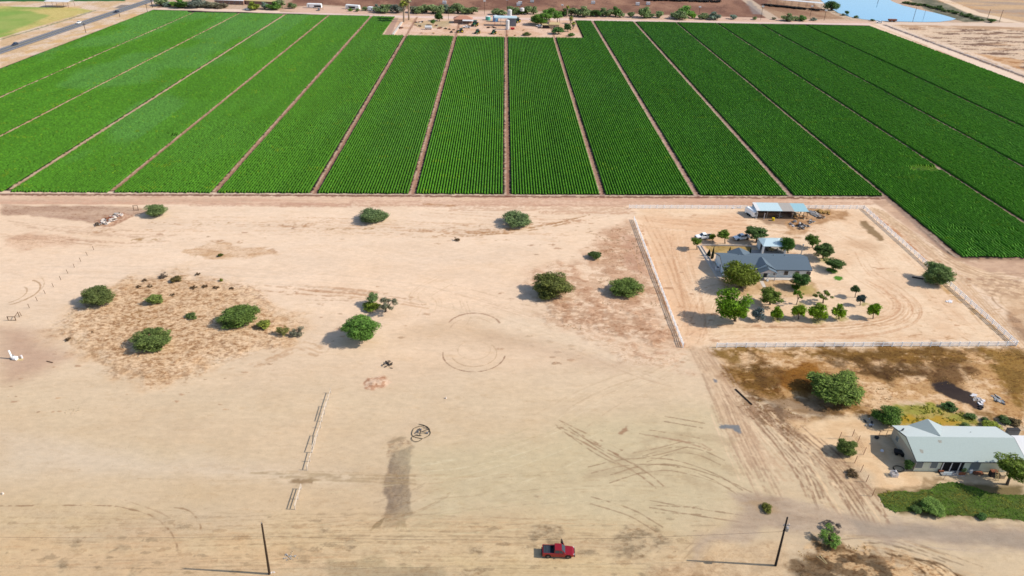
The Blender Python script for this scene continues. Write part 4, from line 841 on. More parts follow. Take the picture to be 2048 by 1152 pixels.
# ranch yard
YD = "trees planted around the dark roofed house"
for (lb, cx, cy, w_, h_, k_, s_, b_, t_) in [
  ("small green tree nearest the left corner of the yard wall", 1393, 484, 24, 16, 'olive', 'small', (1394, 499), (.85, 1.15, .8)),
  ("tiny lime green tree between the two white pickups, left of a taller one", 1426, 474, 15, 12, 'lime', 'small', (1426, 483), (.7, .75, 1)),
  ("green tree standing between the two white pickups", 1449, 469, 25, 18, 'olive', 'tree', (1450, 487), (.8, 1.15, .8)),
  ("wide dark green tree at the tail of the right white pickup", 1514, 467, 46, 22, 'mesq', 'tree', (1513, 485), (.75, 1.05, .9)),
  ("tall narrow green tree against the right side of the carport", 1574, 491, 28, 34, 'deep', 'bush', (1576, 506), (1.1, 1.4, .8)),
  ("upper tree of the pair right of the carport", 1625, 480, 27, 20, 'olive', 'tree', (1625, 495), (.6, .95, .7)),
  ("dark green spreading tree, lower of the pair right of the carport", 1646, 501, 40, 28, 'mesq', 'tree', (1646, 517), (.75, 1, .8)),
  ("dark green tree on bare ground right of the house gable", 1669, 527, 38, 22, 'deep', 'tree', (1666, 540), (1.2, 1.2, 1)),
  ("huge round olive tree in front of the dark roofed house", 1482, 549, 70, 52, 'olive', 'bush', (1482, 575), (1, 1.15, .8)),
  ("dark green tree before the right windows of the dark roofed house", 1602, 560, 38, 26, 'deep', 'tree', (1599, 575), (1.1, 1.3, 1)),
  ("tallest bright green tree, leftmost of the front orchard", 1468, 613, 66, 60, 'lime', 'tree', (1470, 642), (.62, .85, .9)),
  ("brown green tree, first in the back row of the orchard", 1540, 590, 44, 30, 'olive', 'tree', (1540, 609), (.8, 1.05, .9)),
  ("thin sparse tree, second in the back row of the orchard", 1599, 593, 22, 24, 'lime', 'sparse', (1593, 609), (.6, .8, .9)),
  ("sparse wide tree, third in the back row of the orchard", 1648, 592, 32, 22, 'olive', 'sparse', (1646, 606), (.9, 1.1, 1)),
  ("small dark tree at the right end of the back row of the orchard", 1713, 578, 19, 16, 'mesq', 'small', (1710, 595), (.7, .9, .9)),
  ("small grey green tree just below the last tree of the back row", 1722, 599, 18, 20, 'grey', 'small', (1720, 611), (.4, .5, .5)),
  ("blue grey tree in the front orchard row beside the tallest tree", 1517, 627, 24, 28, 'grey', 'small', (1517, 640), (.75, .85, .95)),
  ("bright green tree, first of four in the front orchard row", 1557, 626, 25, 28, 'lime', 'small', (1556, 640), (.8, .95, 1)),
  ("bright green tree, second of four in the front orchard row", 1597, 624, 28, 28, 'lime', 'small', (1597, 638), (.85, 1, 1)),
  ("bright green tree, third of four and broadest in the front orchard row", 1636, 623, 34, 34, 'lime', 'small', (1636, 639), (.85, 1, 1)),
  ("bright green tree, last of four in the front orchard row", 1677, 622, 27, 30, 'lime', 'small', (1678, 638), (.9, 1.05, 1)),
  ("narrow bright green tree standing alone at the right end of the orchard", 1748, 622, 24, 34, 'lime', 'small', (1746, 637), (.75, .95, 1))]:
    plant("yard_tree", lb, "tree", cx, cy, w_, h_, k_, s_, b_, YD, tuple(v*.88 for v in t_))
CY = "dark cypresses in the dry lawn"
for (lb, bx, by, w_, h_) in [("broad dark cypress at the left end of the dry lawn", 1417, 512, 10, 13), ("tall thin dark cypress next to the broad one on the dry lawn", 1424, 517, 7, 23), ("thin cypress just left of the rear wing of the house", 1458, 509, 6, 15), ("slimmest dark cypress right of the rear wing", 1500, 506, 4, 12)]:
    x_, y_ = G(bx, by); Z = depth(x_, y_); dp = math.atan2(H, y_); hh = h_*Z/F/math.cos(dp)/2
    o = empty("cypress", (x_, y_, 0), 0, lb, "tree", CY); c_ = link("crown", crown_mesh('cyp', 'cone', 0), o, (0, 0, hh)); c_.scale = (w_/2*Z/F, w_/2*Z/F, hh)
    MB().tube([(0, 0, -.05), (0, 0, hh*.6)], .09).build("trunk", M['bark'], o)
plant("low_shrub", "low green shrub under the dark tree right of the house gable", "shrub", 1664, 541, 22, 9, 'deep', 'small', None, None, (1.4, 1.6, .9))
plant("low_shrub", "low green shrub at the foot of the tree before the right windows", "shrub", 1591, 573, 20, 8, 'lime', 'small', None, None, (.5, .6, .8))

# far roadside shrubs and trees
ORD = ["first", "second", "third", "fourth", "fifth", "sixth", "seventh", "eighth", "ninth", "tenth", "eleventh", "twelfth", "thirteenth", "fourteenth"]
def hedge(pfx, sfx, items, group):
    for i, it in enumerate(items):
        x_, y_, w_, h_ = it[:4]; k_ = it[4] if len(it) > 4 else 'sage'; t_ = it[5] if len(it) > 5 else (1.0, 1.12, .95)
        plant("roadside_shrub", f"{ORD[i]} {pfx} {sfx}", "shrub", x_, y_-1, w_*1.25, h_*1.3, k_, 'small', None, group, t_)
hedge("shrub of the far left hedge", "counted right from the highway", [(322, 5, 30, 13), (338, 9, 22, 8, 'grey'), (355, 7, 28, 16, 'bright'), (366, 10, 30, 10, 'deep'), (392, 7, 32, 17, 'grey', (.8, .8, .7)), (412, 9, 26, 11, 'dead', (.7, .8, .7)), (428, 11, 26, 9, 'dead'), (445, 12, 24, 8, 'dead', (.8, .8, .7))], "far left hedge shrubs")
hedge("shrub by the long brick house", "counted right from the white pickup", [(508, 12, 22, 16, 'yel', (.8, .9, .7)), (512, 14, 14, 9, 'deep'), (529, 12, 16, 13, 'grey'), (546, 12, 26, 15, 'bright', (.7, .8, 1)), (557, 9, 24, 14), (584, 12, 16, 11)], "shrubs by the long brick house")
hedge("roadside shrub between the white trailers and the tall palms", "counted from the left", [(700, 20, 9, 6, 'bright'), (715, 21, 9, 6), (730, 18, 12, 8), (762, 18, 30, 15), (775, 15, 20, 11), (794, 18, 26, 16, 'grey', (.8, .8, .7)), (752, 16, 14, 13, 'grey')], "shrubs left of the tall palms")
hedge("shrub in the hedge right of the tall palms", "counted from the left", [(828, 20, 22, 12, 'dead', (.7, .8, .7)), (840, 20, 22, 14), (852, 17, 22, 14), (866, 19, 24, 16), (880, 19, 24, 16), (893, 18, 22, 15, 'grey'), (903, 21, 18, 12), (916, 17, 24, 19), (932, 22, 20, 12), (944, 22, 22, 13)], "hedge right of the tall palms")
hedge("shrub of the hedge behind the metal canopy", "counted from the left", [(992, 24, 20, 11), (1004, 26, 16, 10), (1021, 21, 16, 14), (1032, 22, 20, 13), (1043, 23, 16, 11, 'deep'), (1055, 21, 18, 15), (1067, 21, 16, 14), (1127, 25, 18, 14, 'deep'), (1143, 24, 20, 14), (1156, 26, 16, 12)], "hedge behind the metal canopy")
hedge("shrub of the dark hedge right of the farmyard", "counted from the left", [(1168, 23, 26, 20), (1181, 27, 16, 11), (1193, 27, 22, 13, 'deep'), (1206, 24, 22, 16), (1219, 27, 18, 14), (1232, 24, 20, 18, 'mesq', (.8, 1.2, .9)), (1240, 29, 16, 12)], "dark hedge right of the farmyard")
hedge("roadside shrub beyond the field, right of the dark hedge,", "counted from the left", [(1262, 30, 15, 10, 'sage'), (1290, 25, 26, 20, 'sage', (.9, 1.1, .8)), (1300, 30, 20, 12), (1319, 30, 18, 12), (1358, 31, 30, 15), (1368, 23, 34, 22, 'bright', (.9, 1, 1.5)), (1385, 32, 16, 10, 'bright'), (1407, 33, 22, 11), (1431, 32, 24, 15, 'grey', (.9, 1, .8)), (1467, 35, 15, 8, 'grey'), (1510, 37, 10, 6)], "shrubs beyond the field")
hedge("roadside shrub between the feedlot lane and the pond", "counted from the left", [(1575, 35, 24, 14, 'sage', (1, 1.1, .9)), (1592, 38, 14, 8), (1604, 37, 20, 10, 'mesq', (.8, 1.3, .9)), (1627, 39, 12, 6, 'grey'), (1548, 38, 10, 4, 'dead')], "shrubs between lane and pond")
hedge("bush on the pond bank", "counted from the left", [(1665, 12, 26, 17, 'mesq', (.7, 1, 1)), (1655, 10, 10, 6, 'deep'), (1694, 26, 9, 6, 'deep'), (1687, 30, 8, 4, 'grey'), (1712, 34, 10, 5, 'deep', (2, 1.6, 1.6)), (1745, 41, 9, 3.5, 'deep'), (1880, 15, 12, 7, 'deep', (1.4, 1.3, 1.4)), (1937, 31, 16, 8, 'deep', (1.4, 1.3, 1.4)), (1983, 42, 16, 7, 'deep', (1.6, 1.6, 1.5))], "bushes on the pond bank")
for i in range(26):
    t = i/25; x_ = 1812+t*150; y_ = 4+t*36-6*math.sin(t*3.14)*.5
    plant("bank_bush", "dark grey green bush in the row along the far bank of the pond", "bush", x_+rnd.uniform(-3, 3), y_+rnd.uniform(-1, 1), rnd.uniform(10, 15), rnd.uniform(4.5, 7), 'deep', 'small', None, "bushes in the row along the far pond bank", (1.5, 1.3, 1.5))
for (lb, cx, cy, w_, h_, k_, s_, b_, t_) in [
  ("largest round green tree of the far farmyard", 1081, 37, 38, 28, 'bright', 'bush', (1082, 50), (.75, .85, .9)), ("second green tree behind the largest in the far farmyard", 1097, 27, 24, 22, 'bright', 'tree', (1099, 40), (.8, .95, 1.2)),
  ("rounded light green tree left of the thin palm", 1114, 30, 20, 16, 'bright', 'tree', (1115, 46), (.9, 1, 1.3)), ("dark tree behind the left lawn of the far farmyard", 878, 34, 18, 16, 'deep', 'tree', (879, 42), (1, 1.1, 1)),
  ("small round tree alone on the farmyard dirt", 866, 43, 12, 9, 'mesq', 'small', (866, 50), (.8, 1.2, .9)), ("bushy tree at the front right of the far farmyard", 1117, 61, 24, 16, 'mesq', 'tree', (1118, 68), (.8, 1.3, 1.2)),
  ("dark tree below the short palms in the farmyard corner", 1135, 55, 16, 14, 'deep', 'tree', (1136, 63), (1, 1.2, 1.2)), ("low light green shrub at the right corner of the farmyard", 1142, 69, 16, 8, 'bright', 'small', None, (.8, .9, 1.2)), ("low scrub left of the bushy tree on the farmyard edge", 1053, 67, 20, 4, 'mesq', 'small', None, (1, 1, 1))]:
    plant("farm_tree", lb, "tree", cx, cy, w_, h_, k_, s_, b_, None, t_)
def palm(lb, bx, by, hpx, rpx, skirt=True):
    x, y = G(bx, by); Z = depth(x, y); dp = math.atan2(H, y); h = hpx*Z/F/math.cos(dp); r = rpx*Z/F
    o = empty("palm_tree", (x, y, 0), 0, lb, "palm tree"); b = MB()
    b.tube([(0, 0, -.05), (.1, 0, h*.4), (.25, 0, h*.72), (.25, 0, h)], [.8, .6, .9, 1.1] if skirt and hpx > 30 else [.55, .4, .4, .4], 8); b.build("trunk", M['palebark'], o)
    def fronds(n, droop, name, k, rr):
        b = MB()
        for i in range(n):
            a = i*2.399; el = rnd.uniform(-.4, 1.0) if droop == 0 else rnd.uniform(-1.3, -.6); L = rr*rnd.uniform(.8, 1.1)
            d = Vector((math.cos(a)*math.cos(el), math.sin(a)*math.cos(el), math.sin(el))); s = Vector((-math.sin(a), math.cos(a), 0))*L*.22
            p0 = Vector((.25, 0, h)); p1 = p0+d*L*.5; p2 = p0+d*L+Vector((0, 0, -L*.3))
            b.quad(p0-s*.15, p1-s, p1+s, p0+s*.15); b.quad(p1-s, p2-s*.5, p2+s*.5, p1+s)
        b.build(name, LC[k], o)
    fronds(46, 0, "fronds", 'yel', r); 
    if skirt: fronds(36, 1, "dead_fronds", 'dead', r*.9)
    return o
palm("tall shaggy palm at the left corner of the farmyard, front one of two", 808, 44, 36, 11)
palm("tall palm close behind the front one at the farmyard corner", 818, 40, 44, 11)
palm("thin palm beside the green trees of the farmyard", 1134, 34, 19, 5)
palm("short palm in front of the thin palm", 1141, 47, 11, 6); palm("bushy short palm at the right farmyard edge", 1146, 58, 11, 6)

# dry grass tufts: uncountable
def tufts(name, label, polys, dens, size, m, seed, hgt=.35):
    g = np.random.default_rng(seed); pts = []
    for pl in polys:
        pl = pxpoly(pl); bb = pl.min(0), pl.max(0); A = (bb[1]-bb[0]).prod(); n = int(A*dens)
        p = g.random((n, 2))*(bb[1]-bb[0])+bb[0]; k = inpoly(p[:, 0], p[:, 1], pl) & (fbm(p[:, 0]/2.5, p[:, 1]/2.0, seed, 3) > .5); pts.append(p[k])
    p = np.concatenate(pts); n = len(p); k = 5
    base_ = np.repeat(p, k, 0)+g.normal(size=(n*k, 2))*size*.5; a = g.random(n*k)*3.14; s = size*(.25+.5*g.random(n*k)); hh = hgt*(.3+.9*g.random(n*k))
    dx = np.cos(a)*s; dy = np.sin(a)*s; ox = g.normal(size=n*k)*hh*.6; oy = g.normal(size=n*k)*hh*.9
    z0 = np.zeros(n*k)
    v = np.stack([np.stack([base_[:, 0]-dx, base_[:, 1]-dy, z0], 1), np.stack([base_[:, 0]+dx, base_[:, 1]+dy, z0], 1), np.stack([base_[:, 0]+dx*.7+ox, base_[:, 1]+dy*.7+oy, hh], 1), np.stack([base_[:, 0]-dx*.7+ox, base_[:, 1]-dy*.7+oy, hh], 1)], 1).reshape(-1, 3)
    me = mesh_np(name, v, np.arange(len(v)).reshape(-1, 4), m); tag(link(name, me), label, "grass", kind="stuff")
tufts("dry_grass", "thin dry tufts over the scrubby patch and beside the ranch fence", [[(322, 550), (500, 572), (560, 640), (560, 680), (430, 730), (350, 762), (262, 758), (150, 690), (130, 622), (270, 558)], [(1100, 600), (1200, 600), (1340, 660), (1340, 690), (1240, 670), (1120, 655)], [(1190, 468), (1262, 450), (1290, 520), (1340, 650), (1290, 640), (1200, 600)]], 1.6, .12, leaf_mat('straw_blades', (.42, .30, .15), 1.25, .75), 5, .14)
tufts("dead_grass", "brown and golden dead grass in the lot below the ranch fence", [d[0] for d in DG]+[[(1590, 1100), (1720, 1085), (1850, 1175), (1590, 1175)]], 1.8, .12, leaf_mat('golden_blades', (.40, .25, .08), 1.3, .8), 6, .10)
tufts("verge_weeds", "green and yellow weeds behind the pale green house", [[(1790, 815), (1860, 808), (1950, 832), (1940, 852), (1800, 852)]], 2.5, .25, leaf_mat('weed_blades', (.32, .32, .05), 1.3, .7), 8, .2)
# lawn
lawn_px = [(1757, 990), (1790, 982), (1830, 985), (1862, 978), (1885, 967), (1905, 964), (1930, 970), (1975, 985), (2010, 990), (2070, 990), (2130, 1000), (2130, 1045), (2040, 1040), (1960, 1033), (1880, 1028), (1830, 1022), (1790, 1024), (1768, 1012)]
def lawn():
    pl = pxpoly(lawn_px); g = np.random.default_rng(4); bb = pl.min(0), pl.max(0); n = int((bb[1]-bb[0]).prod()*70)
    p = g.random((n, 2))*(bb[1]-bb[0])+bb[0]; wp = p+1.2*(np.stack([fbm(p[:, 0]/1.5, p[:, 1]/1.5, 1), fbm(p[:, 0]/1.5, p[:, 1]/1.5, 4)], 1)-.5)
    p = p[inpoly(wp[:, 0], wp[:, 1], pl)]; n = len(p); a = g.random(n)*3.14; s = .13*(.5+g.random(n)); hh = .07*(.4+g.random(n)); o = g.normal(size=(n, 2))*.12
    z0 = np.full(n, -.02); dx, dy = np.cos(a)*s, np.sin(a)*s
    v = np.stack([np.stack([p[:, 0]-dx, p[:, 1]-dy, z0], 1), np.stack([p[:, 0]+dx, p[:, 1]+dy, z0], 1), np.stack([p[:, 0]+dx+o[:, 0], p[:, 1]+dy+o[:, 1], hh], 1), np.stack([p[:, 0]-dx+o[:, 0], p[:, 1]-dy+o[:, 1], hh], 1)], 1).reshape(-1, 3)
    t = fbm(p[:, 0]/3.5, p[:, 1]/2, 6)[:, None]; t = sstep(.35, .7, t)
    c = np.array([.088, .185, .012])*(1-t)+np.array([.20, .17, .025])*t; c = c*(.9+.2*g.random((n, 1)))
    me = mesh_np("lawn_grass", v, np.arange(n*4).reshape(-1, 4), attr_mat('lawn_blades', 'g', nscale=.5, namp=.2, bumps=0)); rowcol(me, 'g', np.repeat(c, 4, 0))
    tag(link("lawn_grass", me), "irrigated green lawn in front of the pale green house", "grass", kind="stuff")
    sheet("lawn", [tuple(q) for q in pl], .05, mat('lawn_soil', (78, 98, 34), 1, .3, 1))
lawn()

# ------------------------------------------------------------------ fences
def rail_fence(name, label, a, b, spacing=2.44, h=1.35, rails=(.35, .78, 1.2), m='vinyl', group="white ranch rail fences", skip=()):
    a = Vector((a[0], a[1], 0)); b = Vector((b[0], b[1], 0)); L = (b-a).length; n = max(1, round(L/spacing)); ang = math.atan2(b.y-a.y, b.x-a.x)
    o = empty(name, a, ang, label, "fence", group); pm = MB().hexa([(-.09, -.09, -.05), (.09, -.09, -.05), (.09, .09, -.05), (-.09, .09, -.05)], [(-.09, -.09, h), (.09, -.09, h), (.09, .09, h), (-.09, .09, h)]).mesh("post", M[m])
    for i in range(n+1):
        if i in skip: continue
        link("post", pm, o, (L*i/n, 0, 0))
    for z in rails: MB().box(.09, L-.09, -.04, .04, z-.08, z+.08).build("rail", M[m], o)
    return o
rail_fence("ranch_fence", "white rail fence along the top of the ranch yard, left of the barn", G(1258, 417), G(1494, 418))
rail_fence("ranch_fence", "white rail fence along the top of the ranch yard, right of the barn", G(1590, 417.5), G(1727, 418))
rail_fence("ranch_fence", "white rail fence slanting down the right side of the ranch yard", G(1727, 418), G(2032, 691))
rail_fence("ranch_fence", "white rail fence along the front of the ranch yard above the dead grass", G(1433, 695), G(2032, 692))
rail_fence("ranch_fence", "white rail fence slanting down the left side of the ranch yard", G(1268, 440), G(1366, 695))
# broken paddock fence on the sand
def broken_fence(label, posts, rails, lean=()):
    x0, y0 = G(*posts[0]); o = empty("broken_fence", (x0, y0, 0), 0, label, "fence", "broken white paddock fences")
    W = [G(*p) for p in posts]
    for (x, y) in W: MB().bar((x-x0, y-y0, -.05), (x-x0+rnd.uniform(-.04, .04), y-y0, 1.35),   .12).build("post", M['dullwhite'], o)
    for (i, j, z0, z1) in rails:
        a, b = W[i], W[j]; MB().bar((a[0]-x0, a[1]-y0, z0), (b[0]-x0, b[1]-y0, z1), .04, .16).build("rail", M['dullwhite'], o)
fp = [(661+(s[0])*0, 0) for s in [(0,)]]
sh = lambda x, y: (560+x/4.43, 770+y/4.43)
broken_fence("long row of white posts with missing rails on the open sand", [sh(449, 72), sh(430, 133), sh(410, 195), sh(396, 260), sh(374, 324), sh(360, 381), sh(334, 454), sh(312, 525), sh(286, 600), sh(265, 680), sh(243, 756)],
             [(0, 2, .8, .8), (2, 4, 1.25, 1.25), (2, 4, .8, .8), (4, 6, .8, .8), (6, 8, 1.25, 1.25), (6, 8, .75, .1), (8, 10, .8, .8)])
broken_fence("short white paddock fence with two rails near the wooden pole", [sh(190, 924), sh(163, 1014), sh(134, 1105)], [(0, 2, 1.25, 1.25), (0, 2, .8, .8)])
# row of thin wooden posts
for i, (x_, y_) in enumerate([(188, 500), (175, 511), (162, 523), (149, 535), (136, 547), (122, 560), (107, 574), (91, 588), (75, 602), (59, 616), (43, 632)]):
    x, y = G(x_, y_); b = MB().bar((0, 0, -.05), (rnd.uniform(-.2, -.05), 0, 1.25), .09); o = b.build("fence_post", M['wood'], None, (x, y, 0))
    tag(o, f"{ORD[i]} thin wooden post from the far end of the line on the left sand", "post", "line of thin wooden posts")
# wire fence posts beside the pale green house
wf = [(1678, 878), (1704, 873), (1715, 885), (1727, 909), (1709, 926), (1721, 944), (1732, 964), (1744, 992)]
x0, y0 = G(*wf[0]); o = empty("wire_fence", (x0, y0, 0), 0, "rusty post and wire fence left of the pale green house", "fence")
W = [G(*p) for p in wf]
for (x, y) in W: MB().tube([(x-x0, y-y0, -.05), (x-x0+.1, y-y0, 1.9)], .05).build("post", M['rust'], o)
b = MB()
for i in range(len(W)-1):
    for z in (.3, .7, 1.1, 1.5): b.bar((W[i][0]-x0, W[i][1]-y0, z), (W[i+1][0]-x0, W[i+1][1]-y0, z), .012)
for i in (1, 2):
    for k in range(14):
        t = k/14; p = (W[i][0]*(1-t)+W[i+1][0]*t-x0, W[i][1]*(1-t)+W[i+1][1]*t-y0); b.bar((*p, .05), (*p, 1.5), .012)
b.build("wire", M['rust'], o)
x0, y0 = G(1757, 873); o = empty("pipe_gate", (x0, y0, 0), 0, "rusty pipe gate behind the left corner of the pale green house", "gate")
b = MB()
for xx in (0, 1.5, 2.9): b.tube([(xx, 0, -.05), (xx, 0, 1.6)], .05)
b.build("post", M['rust'], o); MB().tube([(0, 0, 1.6), (2.9, 0, 1.6)], .04).tube([(0, 0, .4), (2.9, 0, .4)], .03).build("rail", M['rust'], o)

# ------------------------------------------------------------------ houses
def gable(name, label, x0, x1, y0, y1, wall, ridge, ov, wm, rm, sidem=None):
    cx, cy = (x0+x1)/2, (y0+y1)/2; o = empty(name, (cx, cy, 0), 0, label, "house"); lx, ly = (x1-x0)/2, (y1-y0)/2
    s = (ridge-wall)/ly
    b = MB(); b.loft([[(-lx, -ly, 0), (-lx, -ly, wall), (-lx, 0, ridge-.03), (-lx, ly, wall), (-lx, ly, 0)], [(lx, -ly, 0), (lx, -ly, wall), (lx, 0, ridge-.03), (lx, ly, wall), (lx, ly, 0)]])
    b.build("wall", wm, o)
    return o, lx, ly, s
def roof2(o, lx, ly, wall, ridge, ov, rm, s, trim=None):
    e = wall-s*ov+.06; r = ridge+.06; t = .14; b = MB()
    for sg in (-1, 1):
        A = [(-lx-ov, sg*(ly+ov), e), (lx+ov, sg*(ly+ov), e), (lx+ov, 0, r), (-lx-ov, 0, r)]
        b.hexa(A, [(p[0], p[1], p[2]+t) for p in A])
    rf = b.build("roof", rm, o)
    if trim:
        b = MB()
        for sx in (-1, 1):
            for sg in (-1, 1): b.bar((sx*(lx+ov+.03), sg*(ly+ov), e+.05), (sx*(lx+ov+.03), 0, r+.05), .05, .2)
        b.box(-lx-ov, lx+ov, -ly-ov-.05, -ly-ov, e-.05, e+.13); b.build("fascia", trim, rf)
    return rf
def window(o, x, z, w_, h_, y, m='glass', frame='white'):
    f = MB().box(x-w_/2-.07, x+w_/2+.07, y-.06, y, z-.07, z+h_+.07).build("window", M[frame], o)
    MB().box(x-w_/2, x+w_/2, y-.09, y-.062, z, z+h_).build("pane", M[m], f)
# dark roofed house
x0, x1, ya, yb = 63.5, 88.0, 180.2, 189.4; W1 = 2.7; R1 = 4.25
o, lx, ly, s = gable("ranch_house", "long pale blue house with a charcoal shingle roof inside the white ranch fence", x0, x1, ya, yb, W1, R1, .4, M['bluewhite'], M['roofdark'])
H1 = o; ocx, ocy = o.location.x, o.location.y
rf = roof2(o, lx, ly, W1, R1, .45, M['roofdark'], s, M['trimdark'])
def lx1(px, py=552): return G(px, py)[0]-ocx
for px_, w_ in ((1546, .9), (1567.5, 1.1), (1589, 1.1), (1609, .6), (1613.5, .6)): window(o, lx1(px_), .95, w_, 1.2, -ly)
window(o, lx1(1456), .95, 1.2, 1.2, -ly)
# nested cross gables over the entrance
def cross_gable(o, cx, half, yfront, yback, eave, peak, rm, wm=None, name="gable_roof"):
    b = MB(); t = .12
    for sg in (-1, 1):
        A = [(cx+sg*half, yfront, eave), (cx, yfront, peak), (cx, yback, peak), (cx+sg*half, yback, eave)]
        b.hexa(A, [(p[0], p[1], p[2]+t) for p in A])
    g = b.build(name, rm, o)
    if wm: MB().hexa([(cx-half*.9, yfront+.25, eave), (cx+half*.9, yfront+.25, eave), (cx, yfront+.25, peak-.08)], [(cx-half*.9, yfront+.4, eave), (cx+half*.9, yfront+.4, eave), (cx, yfront+.4, peak-.08)]).build("gable_panel", wm, g)
    return g
cxp = lx1(1527.5)
cross_gable(o, cxp-.6, 3.4, -ly-.55, -.6, W1-.15, R1+.25, M['roofdark'], M['bluewhite'])
cross_gable(o, cxp-.1, 2.6, -ly-2.3, -ly+.4, W1-.2, 3.7, M['roofdark'], M['white'], "porch_roof")
for sx in (-2.1, 2.1): MB().box(cxp+sx-.1, cxp+sx+.1, -ly-2.1, -ly-1.9, 0, W1).build("porch_post", M['white'], o)
dr = MB().box(cxp-.5, cxp+.5, -ly-.07, -ly, .1, 2.1).build("door", M['trimdark'], o); MB().cyl((cxp+.38, -ly-.12, 1.05), .04, .05, 8, axis='y').build("handle", M['galv'], dr)
MB().box(lx1(1519), lx1(1590), -ly-1.5, -ly-.02, .0, .16).build("front_step", M['concrete'], o)
# rear wing
wx0 = G(1478.5, 496.6, 4.0); wcx = wx0[0]-ocx; wback = wx0[1]-ocy
b = MB(); b.loft([[(wcx-2.9, ly-.5, 0), (wcx-2.9, ly-.5, W1), (wcx, ly-.5, 3.9), (wcx+2.9, ly-.5, W1), (wcx+2.9, ly-.5, 0)], [(wcx-2.9, wback, 0), (wcx-2.9, wback, W1), (wcx, wback, 3.9), (wcx+2.9, wback, W1), (wcx+2.9, wback, 0)]]); b.build("rear_wing", M['bluewhite'], o)
cross_gable(o, wcx, 3.3, wback+.4, ly*.35, W1-.12, 4.0, M['roofdark'], None, "rear_roof")
# gable-end window and vent pipes
f = MB().box(-lx-.06, -lx, -1.2, -.4, 1.2, 2.0).build("window", M['white'], o); MB().box(-lx-.09, -lx-.062, -1.15, -.45, 1.25, 1.95).build("pane", M['glass'], f)
for xx in (-7, 3.2, 6.5): MB().cyl((xx, 1.2, R1-.35), .07, .5, 8).build("vent_pipe", M['trimdark'], rf)
x_, y_ = G(1592, 510); o = MB().tube([(0, 0, 0), (0, 0, 5.2)], .14, 8).tube([(0, 0, 5.2), (0, 0, 5.5)], .24, 8).build("flue_pipe", M['galv'], None, (x_-.3, yb+1.3, 0)); tag(o, "slim grey flue pipe standing behind the right end of the dark roof", "pipe")
# yard slabs, low walls
def slab(name, pts, z, m, label=None, cat=None): 
    pl = [G(*p) for p in pts]; b = MB().hexa([(p[0], p[1], -.02) for p in pl], [(p[0], p[1], z) for p in pl]); o = b.build(name, m); tag(o, kind="structure"); return o
slab("patio", [(1424, 524.5), (1428.5, 524.5), (1445, 556), (1438, 556)], .08, M['concrete'])
slab("front_walk", [(1519, 562), (1526, 562), (1532.5, 574.5), (1526, 575)], .05, M['concrete'])
slab("back_patio", [(1501, 500), (1523, 500), (1524, 509), (1500, 509)], .06, M['concgrey'])
slab("path", [(1394, 491), (1404, 491), (1411, 505), (1428, 530), (1439, 556), (1434, 557), (1408, 515)], .05, M['concrete'])
def low_wall(label, pts, h, wd, m, name="yard_wall"):
    W = [G(*p) for p in pts]; x0, y0 = W[0]; b = MB()
    for i in range(len(W)-1): b.bar((W[i][0]-x0, W[i][1]-y0, h/2), (W[i+1][0]-x0, W[i+1][1]-y0, h/2), wd, h)
    o = b.build(name, m, None, (x0, y0, 0)); tag(o, label, "wall")
low_wall("low pale yard wall behind the dry lawn", [(1403, 491.5), (1460, 492), (1522, 494)], .5, .2, M['concrete'])
low_wall("low pale wall running beside the left patio", [(1397, 492.5), (1437, 558)], .3, .12, M['concrete'])
low_wall("low pale wall along the inner side of the left path", [(1403, 492.5), (1411, 505), (1426, 528)], .3, .12, M['concrete'])
x_, y_ = G(1434.5, 541); o = empty("air_conditioner", (x_, y_, .08), 0, "white air conditioner on the left patio of the dark roofed house", "air conditioner")
MB().box(-.55, .55, -.5, .5, 0, 1.0).build("casing", M['white'], o); MB().cyl((0, 0, 1.001), .38, .05, 14).build("fan_grille", M['dark'], o)
x_, y_ = G(1410, 521); o = empty("lantern_post", (x_, y_, 0), 0, "short white post light beside the left path", "post light"); MB().tube([(0, 0, 0), (0, 0, 1.4)], .1).build("post", M['white'], o); MB().box(-.5, .5, -.08, .08, 1.3, 1.5).build("crossbar", M['white'], o)
x_, y_ = G(1534, 562); o = empty("front_post", (x_, y_, 0), 0, "white lamp post with blue base at the front walk", "post light"); MB().tube([(0, 0, 0), (0, 0, 1.9)], .1).build("post", M['white'], o); MB().box(-.25, .25, -.25, .25, 1.9, 2.3).build("lamp", M['bluewhite'], o); MB().cyl((0, 0, 0), .35, .4, 10).build("base", M['bluewhite'], o)
# carport
cx0, cx1, cy0, cy1 = 79.2, 86.2, 194.6, 200.4
o = empty("carport", ((cx0+cx1)/2, (cy0+cy1)/2, 0), 0, "open carport with a pale blue hipped metal roof behind the house", "carport"); a, c = (cx1-cx0)/2, (cy1-cy0)/2
b = MB(); zt = 3.5; e = 2.8; R0 = [(-a-.2, -c-.1, e), (a+.2, -c-.1, e), (a+.6, c, e), (-a-.3, c, e)]; rp = [(-a+1.6, .8, zt), (a-1.8, .8, zt)]
b.quad(R0[0], R0[1], rp[1], rp[0]).quad(R0[1], R0[2], rp[1]).quad(R0[2], R0[3], rp[0], rp[1]).quad(R0[3], R0[0], rp[0]); b.quad(*[(p[0], p[1], p[2]-.12) for p in R0])
for i in range(4):
    j = (i+1) % 4; b.quad(R0[i], R0[j], (R0[j][0], R0[j][1], e-.12), (R0[i][0], R0[i][1], e-.12))
b.build("roof", M['metalroof'], o)
for (xx, yy) in ((-a, -c+.2), (a-.2, -c+.2), (a-.2, c-.3)): MB().box(xx-.28, xx+.28, yy-.28, yy+.28, 0, e-.13).build("post", M['bluewhite'], o)
